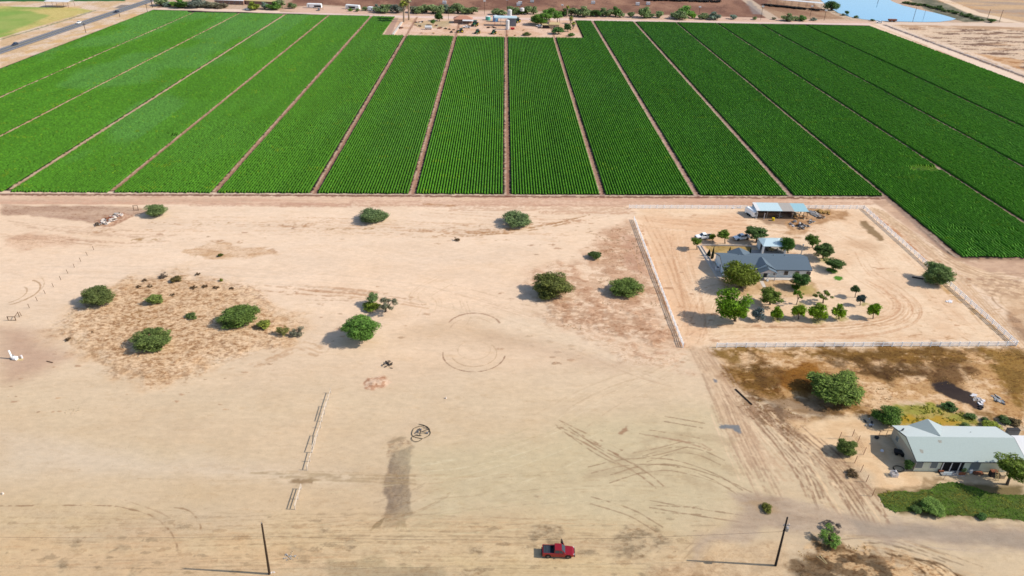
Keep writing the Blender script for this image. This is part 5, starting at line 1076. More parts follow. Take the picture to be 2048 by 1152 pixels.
MB().box(-a-.1, -a+.05, c-3.0, c-.1, 0, e-.13).build("side_wall", M['bluewhite'], o); MB().box(-a, a, c-.2, c-.05, 0, e-.13).build("back_wall", M['brick'], o); MB().box(-a-.3, a+.3, -c-.2, c, -.02, .07).build("floor_slab", M['concgrey'], o)
o = empty("patio_table", (82.6, 196.6, .07), 0, "tan patio table under the pale blue carport", "table"); MB().cyl((0, 0, .7), .9, .06, 16).build("tabletop", M['tan'], o); MB().cyl((0, 0, 0), .08, .7, 8).build("pedestal", M['dark'], o)
pc = empty("patio_chair", (81.2, 196.4, .07), 0, "dark patio chair left of the tan table", "chair", "patio chairs under the carport")
MB().box(-.3, .3, -.3, .3, .4, .48).build("seat", M['dark'], pc); MB().box(-.3, -.22, -.3, .3, .48, 1.0).build("backrest", M['dark'], pc); MB().box(-.25, -.2, -.25, -.2, 0, .4).box(.2, .25, -.25, -.2, 0, .4).box(-.25, -.2, .2, .25, 0, .4).box(.2, .25, .2, .25, 0, .4).build("legs", M['dark'], pc)
for (x_, y_, r_, lb) in ((84.1, 196.9, 3.1, "dark patio chair right of the tan table"), (82.7, 198.1, -1.6, "dark patio chair behind the tan table")):
    c2 = copy_tree(pc); c2.location = (x_, y_, .07); c2.rotation_euler = (0, 0, r_); c2["label"] = lb
# pale green house at the right edge
x0, x1, ya, yb = 80.8, 101.6, 103.5, 113.2; W2 = 2.75; R2 = 4.3
o, lx, ly, s = gable("pale_green_house", "low pale green house with a weathered light shingle roof at the right edge", x0, x1, ya, yb, W2, R2, .4, M['greenwhite'], M['roofpale'])
H2 = o; ocx, ocy = o.location.x, o.location.y
rf = roof2(o, lx, ly, W2, R2, .35, M['roofpale'], s, M['trimdark'])
def lx2(px): return G(px, 943)[0]-ocx
MB().box(-lx-.03, -lx-.001, -ly+.05, ly-.05, 0, W2-.05).build("end_wall_shade_sheet", M['wallgrey'], o)  # thin sheet that paints the left end wall as shaded
for px_, w_ in ((1838, 1.3), (1867, 1.3)): window(o, lx2(px_-4), .9, w_, 1.4, -ly, 'screen')
window(o, lx2(1944), .6, 1.9, 1.8, -ly, 'screen', 'greenwhite')
for yy in (2.6,): 
    f = MB().box(-lx-.10, -lx-.035, yy-.5, yy+.5, 1.0, 2.1).build("window", M['greenwhite'], o); MB().box(-lx-.13, -lx-.102, yy-.45, yy+.45, 1.05, 2.05).build("pane", M['screen'], f)
# porch: flat black panel as painted shade of the recess, with posts, rail and steps
pa, pb = lx2(1878), lx2(1922)
pr = MB().box(pa, pb, -ly-.03, -ly-.004, .25, W2-.25).build("porch_shade_panel", M['black'], o)
MB().box(pa-.1, pb+.1, -ly-1.3, -ly-.04, .0, .25).build("porch_floor", M['concgrey'], o)
for t in (0, .38, .76): MB().box(pa+(pb-pa)*t, pa+(pb-pa)*t+.12, -ly-.34, -ly-.22, .25, W2-.15).build("porch_post", M['white'], o)
MB().box(pa, pa+(pb-pa)*.38, -ly-1.28, -ly-1.2, .3, 1.0).build("porch_panel", M['bluewhite'], o); MB().box(pa+(pb-pa)*.7, pb, -ly-1.28, -ly-1.2, .3, 1.0).build("porch_panel", M['rust'], o)
# rear cross gable
g0 = G(1861.4, 849.5, 4.2); gx_ = g0[0]-ocx
b = MB(); 
for sg in (-1, 1):
    A = [(gx_+sg*3.6, ly+.55, W2-.12), (gx_, ly+.55, R2+.12), (gx_, .3, R2+.12), (gx_+sg*3.6, ly-.2, W2-.12)]
    b.hexa(A, [(p[0], p[1], p[2]+.1) for p in A])
b.build("rear_gable_roof", M['roofpale'], o)
for (px_, py_) in ((1830, 870), (1942, 863)): 
    q = G(px_, py_, 4); MB().cyl((q[0]-ocx, q[1]-ocy, 3.2), .07, .75, 8).build("vent_pipe", M['galv'], rf)
for (px_, py_, a_) in ((1879, 885, .45), (1845, 900, .5), (2009, 908, .2)):
    zq = R2-.55; q = G(px_, py_, 3.9); yl = q[1]-ocy; zz = R2+.06+.14+.012-s*abs(yl); k = [(a_*1.2*math.cos(t)*rnd.uniform(.5, 1.2), a_*math.sin(t)*rnd.uniform(.5, 1.2)) for t in np.linspace(0, 5.6, 9)]
    MB().quad(*[(q[0]-ocx+u, yl+v_, zz+s*v_) for u, v_ in k]).build("worn_patch", M['ash'], rf)
q = G(1803, 862, 3.6); o = empty("satellite_dish", (q[0], q[1], 3.2), .5, "dark satellite dish on the left edge of the pale roof", "satellite dish")
MB().tube([(0, 0, -.15), (0, 0, .7)], .04).build("mast", M['dark'], o); MB().loft([[(.5*math.cos(t), -.12, .8+.45*math.sin(t)) for t in np.linspace(0, 6.0, 14)], [(.12*math.cos(t), .05, .8+.1*math.sin(t)) for t in np.linspace(0, 6.0, 14)]]).build("dish", M['trimdark'], o)
xq, yq = G(2046, 905, 2.6)
o = empty("side_shed", (101.9+2.6, 108.2, 0), 0, "flat white roofed lean-to at the right end of the pale green house", "shed"); MB().box(-2.0, 3, -2.6, 2.6, 0, 2.3).build("wall", M['greenwhite'], o); MB().hexa([(-2.1, -2.9, 2.35), (3.2, -2.9, 2.35), (3.2, 2.9, 2.6), (-2.1, 2.9, 2.6)], [(-2.1, -2.9, 2.45), (3.2, -2.9, 2.45), (3.2, 2.9, 2.7), (-2.1, 2.9, 2.7)]).build("roof", M['metalwhite'], o)
xq, yq = G(2022, 880); o = empty("utility_box", (xq+1.0, yq+1.6, 0), 0, "grey slatted panel box behind the right end of the pale roof", "box"); MB().box(-1.2, 1.2, -.4, .4, 0, 1.5).build("body", M['lantern'], o); MB().box(-1.25, 1.25, -.45, .45, 1.5, 1.58).build("lid", M['dark'], o)
# things round the pale house
x_, y_ = G(1787, 951); o = empty("picket_planter", (x_, y_, 0), 0, "white picket planter box with a plant on the bare yard", "planter"); o.scale = (.72, .72, .8)
b = MB()
for i in range(6):
    for sg in (-.75, .75): b.box(-.75+i*.28, -.6+i*.28, sg-.03, sg+.03, 0, 1.1).box(sg-.03, sg+.03, -.75+i*.28, -.6+i*.28, 0, 1.1)
b.box(-.8, .8, -.8, -.74, .75, .9).box(-.8, .8, .74, .8, .75, .9).box(-.8, -.74, -.74, .74, .75, .9).box(.74, .8, -.74, .74, .75, .9); b.build("pickets", M['white'], o)
MB().cyl((0, 0, .05), .6, .6, 10).build("tub", M['concgrey'], o); MB().tube([(0, 0, .6), (.1, 0, 1.5)], .05).cyl((.1, 0, 1.45), .28, .3, 9, .12).build("ornament", M['white'], o)
x_, y_ = G(1798, 908); o = empty("trailer_cart", (x_, y_, 0), -.4, "dark low cart beside the left wall of the pale green house", "cart"); MB().box(-1, 1, -.6, .6, .35, .75).build("box", M['dark'], o)
for sx in (-.55, .55):
    for sy in (-.7, .58): MB().cyl((sx, sy, .3), .3, .12, 12, axis='y').build("wheel", M['black'], o)
x_, y_ = G(1797, 938); o = empty("hose_coil", (x_, y_, 0), 0, "dark hose coiled in the shade by the corner of the pale green house", "hose")
MB().tube([(1.1*math.cos(t)*(1-t*.01), .8*math.sin(t), .05+t*.006) for t in np.linspace(0, 18, 70)], .045, 5).build("hose", M['hose'], o)
x_, y_ = G(1764, 902); o = MB().cyl((0, 0, 0), .35, .25, 10, .28).build("wash_basin", M['white'], None, (x_, y_, 0)); tag(o, "small white basin in the shadow left of the pale green house", "basin")
x_, y_ = G(1753, 876); o = MB().cyl((0, 0, 0), .4, .3, 12, .45).build("water_trough", M['dark'], None, (x_, y_, 0)); tag(o, "dark round tub at the top of the house shadow", "tub")
x_, y_ = G(1994, 962); o = empty("step_ladder", (x_, y_, 0), .1, "wooden ladder leaning in front of the pale green house", "ladder"); MB().bar((-.3, 0, 0), (-.3, 1.0, 2.0), .08).bar((.3, 0, 0), (.3, 1.0, 2.0), .08).build("stiles", M['tan'], o)
b = MB()
for i in range(6): b.bar((-.3, .15*i+.1, .3*i+.25), (.3, .15*i+.1, .3*i+.25), .06)
b.build("rungs", M['tan'], o)
for (px_, py_, sx, sy, sz, m_, lb) in ((1984, 952, 1.2, .8, 1.3, 'dark', "dark crate stack left of the wooden ladder"), (2002, 955, .9, .8, .9, 'tanwall', "small tan cabinet right of the wooden ladder"), (1905, 946, 1.0, .5, .3, 'lantern', "grey bin below the porch of the pale green house"), (1940, 945, .5, .5, .7, 'white', "white pot before the grey shutter of the pale green house"), (1955, 948, 1.8, .7, .35, 'wood', "pile of planks under the right wall of the pale green house"), (1880, 944, .9, .7, .5, 'dark', "dark box at the left end of the porch")):
    x_, y_ = G(px_, py_); o = empty("yard_crate", (x_, y_, 0), 0, lb, "crate"); MB().box(-sx/2, sx/2, -sy/2, sy/2, 0, sz).build("body", M[m_], o); MB().box(-sx/2-.04, sx/2+.04, -sy/2-.04, sy/2+.04, sz+.002, sz+.06).build("lid", M['rust'] if m_ in ('dark', 'wood') else M[m_], o)
x_, y_ = G(1886, 960); o = MB().bar((0, 0, 0), (.15, 0, 1.6), .05).build("yard_stake", M['rust'], None, (x_, y_, 0)); tag(o, "thin rusty stake in the bare yard before the porch", "stake")

# ------------------------------------------------------------------ barn and its yard
o = empty("barn", (91.2, 223.4, 0), 0, "open fronted barn with a patched blue and grey metal roof by the crop", "barn")
yF, yB = -2.6, 2.6; hF, hB = 2.9, 3.45
def rp(x0, x1, m, dz=0, name="roof_sheet"):
    A = [(x0, yF-.3, hF+dz-.03), (x1, yF-.3, hF+dz-.03), (x1, yB+.1, hB+dz), (x0, yB+.1, hB+dz)]; MB().hexa(A, [(p[0], p[1], p[2]+.07) for p in A]).build(name, m, o)
rp(-6.4, -5.2, M['metalwhite']); rp(-5.2, 2.2, M['metalroof']); rp(2.2, 6.2, M['metalgrey'], .002); rp(6.2, 11.1, M['metalroof2'], -.08)
MB().box(-6.3, -6.2, yF, yB, 0, hF-.05).build("side_wall", M['bluewhite'], o); MB().box(-6.2, 6.2, yB-.1, yB, 0, hB-.08).build("back_wall", M['brick'], o); MB().box(6.1, 6.2, yF+1.2, yB-.1, 0, hF-.1).build("side_wall", M['brick'], o)
for xx in (-6.2, -2.6, 1.6, 6.0, 8.4, 9.6, 10.9): MB().box(xx-.07, xx+.07, yF-.05, yF+.09, 0, hF-.12).build("post", M['galv'] if xx < 6.1 else M['wood'], o)
for xx in (8.4, 10.9): MB().box(xx-.06, xx+.06, yB-.2, yB-.08, 0, hB-.14).build("post", M['wood'], o)
MB().box(-6.0, 2, -1.2, -1.1, 0, 1.4).build("stall_panel", M['wood'], o)
x_, y_ = G(1546, 441); o = MB().cyl((0, 0, 0), .42, .9, 14, .46).cyl((0, 0, .9), .48, .06, 14).build("yellow_barrel", M['yellow'], None, (x_, y_, 0)); tag(o, "yellow barrel in front of the open barn", "barrel")
x_, y_ = G(1527.5, 439); o = MB().bar((0, 0, 0), (0, .1, 2.3), .14).build("white_plank", M['white'], None, (x_, y_, 0)); tag(o, "white plank standing in the open front of the barn", "plank")
x_, y_ = G(1512, 436); o = MB().cyl((0, 0, 0), .45, .5, 10, .3).build("white_bucket", M['white'], None, (x_, y_, 0)); tag(o, "white bucket at the left corner of the barn", "bucket")
# horse trailer
x_, y_ = G(1501.5, 430.5); o = empty("horse_trailer", (x_, y_, 0), R_(-68), "white horse trailer parked against the left wall of the barn", "trailer")
b = MB(); rings = []
for xx, wq, hq in ((-2.3, .95, 2.2), (-1.9, 1.0, 2.45), (1.7, 1.0, 2.45), (2.3, .8, 2.1)):
    rings.append([(xx, -wq, .45), (xx, -wq, hq-.25), (xx, -wq*.75, hq), (xx, wq*.75, hq), (xx, wq, hq-.25), (xx, wq, .45)])
b.loft(rings).build("body", M['carwhite'], o); MB().box(-2.33, -2.305, -.7, .7, 1.5, 2.0).box(2.31, 2.36, -.55, .55, 1.3, 1.8).build("window", M['glass'], o)
MB().box(2.2, 3.3, -.06, .06, .4, .52).build("hitch", M['dark'], o); MB().box(-1.2, 1.2, -1.06, -1.02, .5, .75).box(-1.2, 1.2, 1.02, 1.06, .5, .75).build("fender", M['dark'], o)
for sx in (-.5, .5):
    for sy in (-1.08, .9): MB().cyl((sx, sy, .36), .36, .18, 14, axis='y').build("wheel", M['black'], o)
# junk right of the barn
def heap(name, label, cat, pxs, n, smin, smax, ms, seed, h=.8, flat=.5):
    g = random.Random(seed); W = [G(*p) for p in pxs]; cx = sum(p[0] for p in W)/len(W); cy = sum(p[1] for p in W)/len(W)
    o = empty(name, (cx, cy, 0), 0, label, cat); bs = {m: MB() for m in ms}; pick = [g.choice(ms) for _ in range(n)]; pick = [m if pick.count(m) > 2 else ms[0] for m in pick]
    for i in range(n):
        p = g.choice(W); x = p[0]-cx+g.gauss(0, .45); y = p[1]-cy+g.gauss(0, .45); s = g.uniform(smin, smax); b = bs[pick[i]]
        z = g.uniform(0, h); T = Matrix.Translation((x, y, z)) @ Matrix.Rotation(g.uniform(0, 6.28), 4, 'Z') @ Matrix.Rotation(g.uniform(-.5, .5), 4, 'X')
        k = [(-s, -s*.6), (s*g.uniform(.6, 1), -s*.5), (s, s*.5), (-s*.4, s*.7)]
        b.hexa([T @ Vector((u, v_, -s*flat*.4)) for u, v_ in k], [T @ Vector((u*.9, v_*.9, s*flat*.4)) for u, v_ in k])
    for m, b in bs.items():
        if b.f: b.build({'rubble': 'slabs', 'rust': 'rusty_pieces', 'galv': 'metal_pieces', 'wood': 'boards', 'dark': 'dark_pieces', 'white': 'pale_pieces', 'hay': 'straw', 'concgrey': 'grey_pieces', 'bark': 'sticks', 'tanwall': 'tan_pieces'}.get(m, 'pieces'), M[m], o)
    return o
heap("rubble_pile", "heap of broken white concrete slabs and earth at the back left", "rubble", [(205, 447), (214, 442), (222, 437), (232, 433), (210, 446), (218, 441), (226, 441), (238, 431), (196, 450)], 130, .3, .8, ['rubble', 'rubble', 'concgrey', 'rust', 'bark'], 3, .7)
heap("scrap_pile", "grey scrap machinery heap in the middle of the barn yard", "scrap", [(1585, 448), (1600, 452), (1604, 458), (1598, 452)], 26, .25, .8, ['galv', 'dark', 'concgrey', 'wood'], 4, 1.0)
heap("scrap_pile", "pale scrap pieces left of the grey machinery heap", "scrap", [(1581, 449), (1585, 452)], 9, .2, .5, ['white', 'galv'], 5, .4)
heap("scrap_pile", "dark scrap pieces right of the grey machinery heap", "scrap", [(1618, 447), (1622, 444), (1612, 452)], 14, .25, .6, ['dark', 'galv', 'concgrey'], 6, .6)
heap("lumber_pile", "grey timber and tin pile right of the barn", "lumber", [(1634, 432), (1640, 434), (1628, 427), (1643, 436)], 26, .4, 1.1, ['concgrey', 'galv', 'wood'], 7, .5, .2)
heap("straw_pile", "brown straw heap behind the timber pile", "straw", [(1640, 424), (1648, 426), (1655, 427), (1632, 423)], 30, .3, .8, ['hay'], 8, .5, .6)
heap("hay_heap", "loose hay and boards under the right bay of the barn", "hay", [(1590, 432), (1600, 430), (1606, 436), (1596, 438)], 30, .25, .7, ['hay', 'wood', 'tanwall'], 9, .8, .5)
heap("farm_equipment", "dark equipment standing in the middle bay of the barn", "equipment", [(1555, 436), (1560, 434), (1585, 430)], 16, .25, .8, ['dark', 'galv', 'wood'], 10, 1.2, .4)
heap("scrap_pile", "white scrap sheets beside the black ash patch", "scrap", [(1955, 800), (1962, 804), (1966, 810), (1970, 812), (1950, 797)], 16, .25, .7, ['white', 'white', 'concgrey'], 11, .3, .25)
heap("scrap_pile", "dark box scrap below the black ash patch", "scrap", [(1959, 814)], 4, .4, .7, ['dark'], 12, .2, .8)
heap("scrap_pile", "bent grey metal sheet right of the black ash patch", "scrap", [(1988, 791), (1993, 793), (1997, 797), (2000, 801), (1992, 802)], 14, .3, .6, ['galv', 'dark'], 13, .15, .2)
heap("scrap_pile", "white debris beside the dense bush behind the pale house", "scrap", [(1732, 845), (1738, 850), (1740, 847)], 16, .15, .4, ['white', 'concgrey', 'dark'], 14, .2, .4)
heap("stone_pile", "small pile of white stones right of the wooden pole", "stones", [(576, 1112), (582, 1111), (588, 1113), (580, 1114)], 26, .08, .2, ['concgrey', 'tanwall'], 15, .12, .9)
heap("stone_pile", "few pale stones at the foot of the wooden pole", "stones", [(548, 1147), (546, 1150)], 5, .12, .26, ['rubble'], 16, .1, .9)
heap("dead_brush", "dark dead brush lying on the sand below the bright green tree", "brush", [(775, 726), (778, 729), (781, 731), (772, 731)], 18, .1, .45, ['dark', 'bark'], 17, .5, .2)
heap("stone_pile", "scattered pale stones on the left sand below the scrubby patch", "stones", [(140, 822), (148, 826), (152, 818), (158, 816), (136, 828)], 16, .1, .22, ['tanwall'], 18, .05, .7)
heap("debris_sheet", "white fallen boards in the right corner of the ranch yard", "boards", [(1891, 601), (1896, 603), (1900, 606)], 6, .3, .9, ['white'], 19, .1, .1)
heap("scrap_pile", "small pale scrap by the top fence left of the trailer", "scrap", [(1466, 417), (1478, 416)], 6, .2, .5, ['white', 'rust'], 20, .3, .4)
# felled utility pole, planks, upright bits
def log(name, label, a, b, r, m, z=.12): 
    A = G(*a); B = G(*b); o = MB().tube([(0, 0, z), (B[0]-A[0], B[1]-A[1], z)], r, 7).build(name, m, None, (A[0], A[1], 0)); tag(o, label, "log")
log("fallen_pole", "long dark pole lying on the sand right of the gate track", (1471, 779), (1504, 810), .16, M['pole'])
log("fallen_branch", "pale fallen branch in the shadow of the dark spreading bush", (460, 659), (472, 654), .1, M['tan'])
log("wood_plank", "pale plank on brown scrub, left of a crossed pair", (1633, 1113), (1653, 1129), .07, M['tan']); log("wood_plank", "pale plank on brown scrub, right of a crossed pair", (1640, 1112), (1654, 1128), .07, M['tan'])
log("driftwood_log", "short dark log right of the white well pump", (94, 723), (106, 726), .12, M['wood'])
log("fallen_log", "dark trunk in the shadow of the tree on the right fence", (1824, 555), (1846, 559), .2, M['dark'], .2)
for (a, b, lb) in (((892, 797), (892, 792), "tiny pale stump on the sand right of the long broken fence"), ((6, 988), (6, 984), "small white stone at the left picture border")):
    x_, y_ = G(*a); o = MB().cyl((0, 0, 0), .22, .35, 8, .12).build("small_stone", M['rubble'], None, (x_, y_, 0)); tag(o, lb, "stone")
x_, y_ = G(893, 795); 
# coil of pipe on a stand
x_, y_ = G(841, 868); o = empty("pipe_coil", (x_, y_, 0), 0, "loops of dark pipe round a low metal stand beside the grey strip", "pipe coil")
L = []
def loop(pts, name="pipe_loop"):
    W = catmull([G(*p) for p in pts], 6); MB().tube([(p[0]-x_, p[1]-y_, .12) for p in W], .055, 6).build(name, M['hose'], o)
loop([(838, 849), (850, 852), (858, 860), (861, 866), (858, 872), (848, 877)]); loop([(840, 853), (829, 857), (825, 863), (824, 870), (830, 875), (845, 878)])
loop([(841, 853), (852, 853), (859, 859), (858, 865)]); loop([(845, 878), (838, 883), (830, 884), (824, 880), (824, 875), (830, 872), (843, 872)])
MB().tube([(-.1, -.5, .05), (0, 0, 1.0), (-.4, 1.5, .15)], .09).tube([(0, 0, .6), (1.3, .3, .2)], .06).tube([(.1, .3, .3), (1.5, 1.3, .2)], .05).tube([(1.5, 1.3, .2), (.4, 1.9, .2)], .05).build("stand", M['dark'], o)
MB().box(-.7, -.4, .3, .6, 0, .35).box(1.2, 1.5, 0, .3, 0, .35).box(-.2, .1, 1.0, 1.3, 0, .3).build("weights", M['lantern'], o)
# white well pump at the left edge
x_, y_ = G(30, 719); o = empty("well_pump", (x_, y_, 0), 0, "white pressure tank and leaning cylinder of a well pump at the left edge", "pump")
MB().tube([(-.2, .1, .35), (.55, .0, .35)], [.5, .5], 12).build("tank", M['carwhite'], o); MB().tube([(-.7, .2, 0), (-.95, .4, 2.2)], [.2, .2], 10).build("cylinder", M['carwhite'], o)
MB().box(-.7, -.35, .3, .6, 0, .9).tube([(.5, .3, .5), (1.4, .5, .6)], .06).build("pipework", M['galv'], o); MB().cyl((1.35, .5, 0), .2, .8, 8).build("valve_box", M['white'], o); MB().box(.7, 1.9, -.4, .3, 0, .05).build("base_slab", M['tan'], o)
# wood frames
def frame(label, a, b, h, extra=None):
    A, B = G(*a), G(*b); o = empty("wooden_frame", (A[0], A[1], 0), 0, label, "frame"); d = (B[0]-A[0], B[1]-A[1])
    for p in ((0, 0), d): MB().bar((*p, -.05), (*p, h), .14).build("post", M['wood'], o)
    MB().bar((0, 0, h-.1), (*d, h-.1), .12).build("crosspiece", M['wood'], o); MB().bar((0, 0, h*.1), (*d, h*.1), .08).build("crosspiece", M['wood'], o)
    if extra:
        E_ = G(*extra); e = (E_[0]-A[0], E_[1]-A[1]); MB().bar((*e, -.05), (*e, h+.3), .13).build("post", M['wood'], o); MB().bar((*d, h-.1), (*e, h+.2), .1).build("crosspiece", M['wood'], o)
    return o
frame("low wooden pen frame on the left sand by the line of posts", (17, 641), (32, 641), 1.2, (39, 634)); frame("tall wooden goal shaped frame left of the grey green bush", (268, 421), (277, 421), 1.8)
x_, y_ = G(60, 615)

# ------------------------------------------------------------------ utility poles and wire
x1_, y1_ = G(539, 1148); o = empty("utility_pole", (x1_, y1_, 0), 0, "bare brown wooden utility pole at the bottom left", "utility pole"); MB().tube([(0, 0, -.1), (.25, 0, 5.5), (.52, 0, 11.7)], [.20, .17, .13], 10).build("pole", M['pole'], o); MB().cyl((.52, 0, 11.6), .06, .35, 8).build("insulator", M['galv'], o)
x2_, y2_ = G(1551, 1131); o = empty("utility_pole", (x2_, y2_, 0), 0, "dark utility pole with a transformer near the gravel road", "utility pole"); MB().tube([(0, 0, -.1), (-.2, 0, 5.5), (-.42, 0, 11.4)], [.21, .18, .13], 10).build("pole", M['poleblack'], o)
t = MB().cyl((-.05, -.25, 8.6), .26, .75, 12).build("transformer", M['galv'], o); MB().cyl((-.05, -.25, 9.36), .06, .22, 8).build("bushing", M['white'], t)
MB().box(-.75, .35, -.08, .04, 9.55, 9.67).build("crossarm", M['galv'], o); MB().cyl((-.6, -.02, 9.7), .06, .2, 8).cyl((.2, -.02, 9.7), .06, .2, 8).build("insulators", M['white'], o)
MB().box(-.6, -.4, -.3, -.1, 8.4, 8.7).build("cutout_switch", M['dark'], o)
def wire(label, A, B, sag, r=.018):
    n = 24; pts = [(A[0]+(B[0]-A[0])*i/n, A[1]+(B[1]-A[1])*i/n, A[2]+(B[2]-A[2])*i/n-4*sag*(i/n)*(1-i/n)) for i in range(n+1)]
    o = MB().tube(pts, r, 4).build("power_line", M['black'], None); tag(o, label, "power line")
wire("power line between the brown pole and the transformer pole", (x1_+.42, y1_, 8.9), (x2_-.3, y2_, 8.2), 1.4)
wire("power line leaving the brown pole toward the left border", (x1_+.42, y1_, 8.9), (x1_-85, y1_+1.5, 8.0), 1.2)
def far_pole(bx, by, hpx, label, arm=True, lamp=False, r=.16, m='pole'):
    x, y = G(bx, by); h = hpx*depth(x, y)/F/math.cos(math.atan2(H, y)); o = empty("utility_pole", (x, y, 0), 0, label, "utility pole"); MB().tube([(0, 0, -.1), (0, 0, h)], r, 6).build("pole", M[m], o)
    if arm: MB().box(-1.1, 1.1, -.08, .08, h-.7, h-.5).build("crossarm", M[m], o)
    if lamp: MB().box(-.9, .9, -.5, .5, h, h+.9).build("floodlight", M['metalwhite'], o)
far_pole(172, 66, 18, "wooden pole on the verge between highway and crop, nearest one"); far_pole(295, 24, 15, "wooden pole where the highway leaves the picture"); far_pole(305, 15, 14, "dark wooden pole at the corner of the far road", r=.3); far_pole(240, 34, 6, "short marker pole beside the highway verge", False)
far_pole(1825, 44, 27, "tall pole standing in front of the pond water", False); far_pole(1846, 39, 18, "slim pole standing in the pond right of the tall one", False, r=.1); far_pole(1755, 7, 8, "short pole in the open pond water", False, r=.2)
far_pole(1974, 40, 20, "pole on the bare land right of the pond, left one of two", False); far_pole(1998, 45, 24, "pole on the bare land right of the pond, right one of two", False)
for (x_, y_, h_, l_) in ((969, 29, 24, "behind the teal tank"), (1014, 26, 24, "behind the metal canopy"), (1124, 24, 12, "behind the green farmyard trees"), (1398, 28, 12, "right of the largest shrub beyond the field"), (1521, 40, 24, "at the end of the feedlot lane"), (1648, 41, 18, "right of the long shade roof"), (1620, 33, 18, "in front of the long shade roof"), (889, 6, 6, "in the brown feedlot behind the hedge")):
    far_pole(x_, y_, h_, "feedlot light pole "+l_, False, True, r=.14)
far_pole(897, 40, 22, "plain pole at the left of the brown roofed farmhouse"); far_pole(1119, 46, 16, "plain pole left of the thin palm", False); far_pole(565, 17, 17, "pole right of the long brick house", False); far_pole(646, 19, 14, "pole between the two white trailers", False)

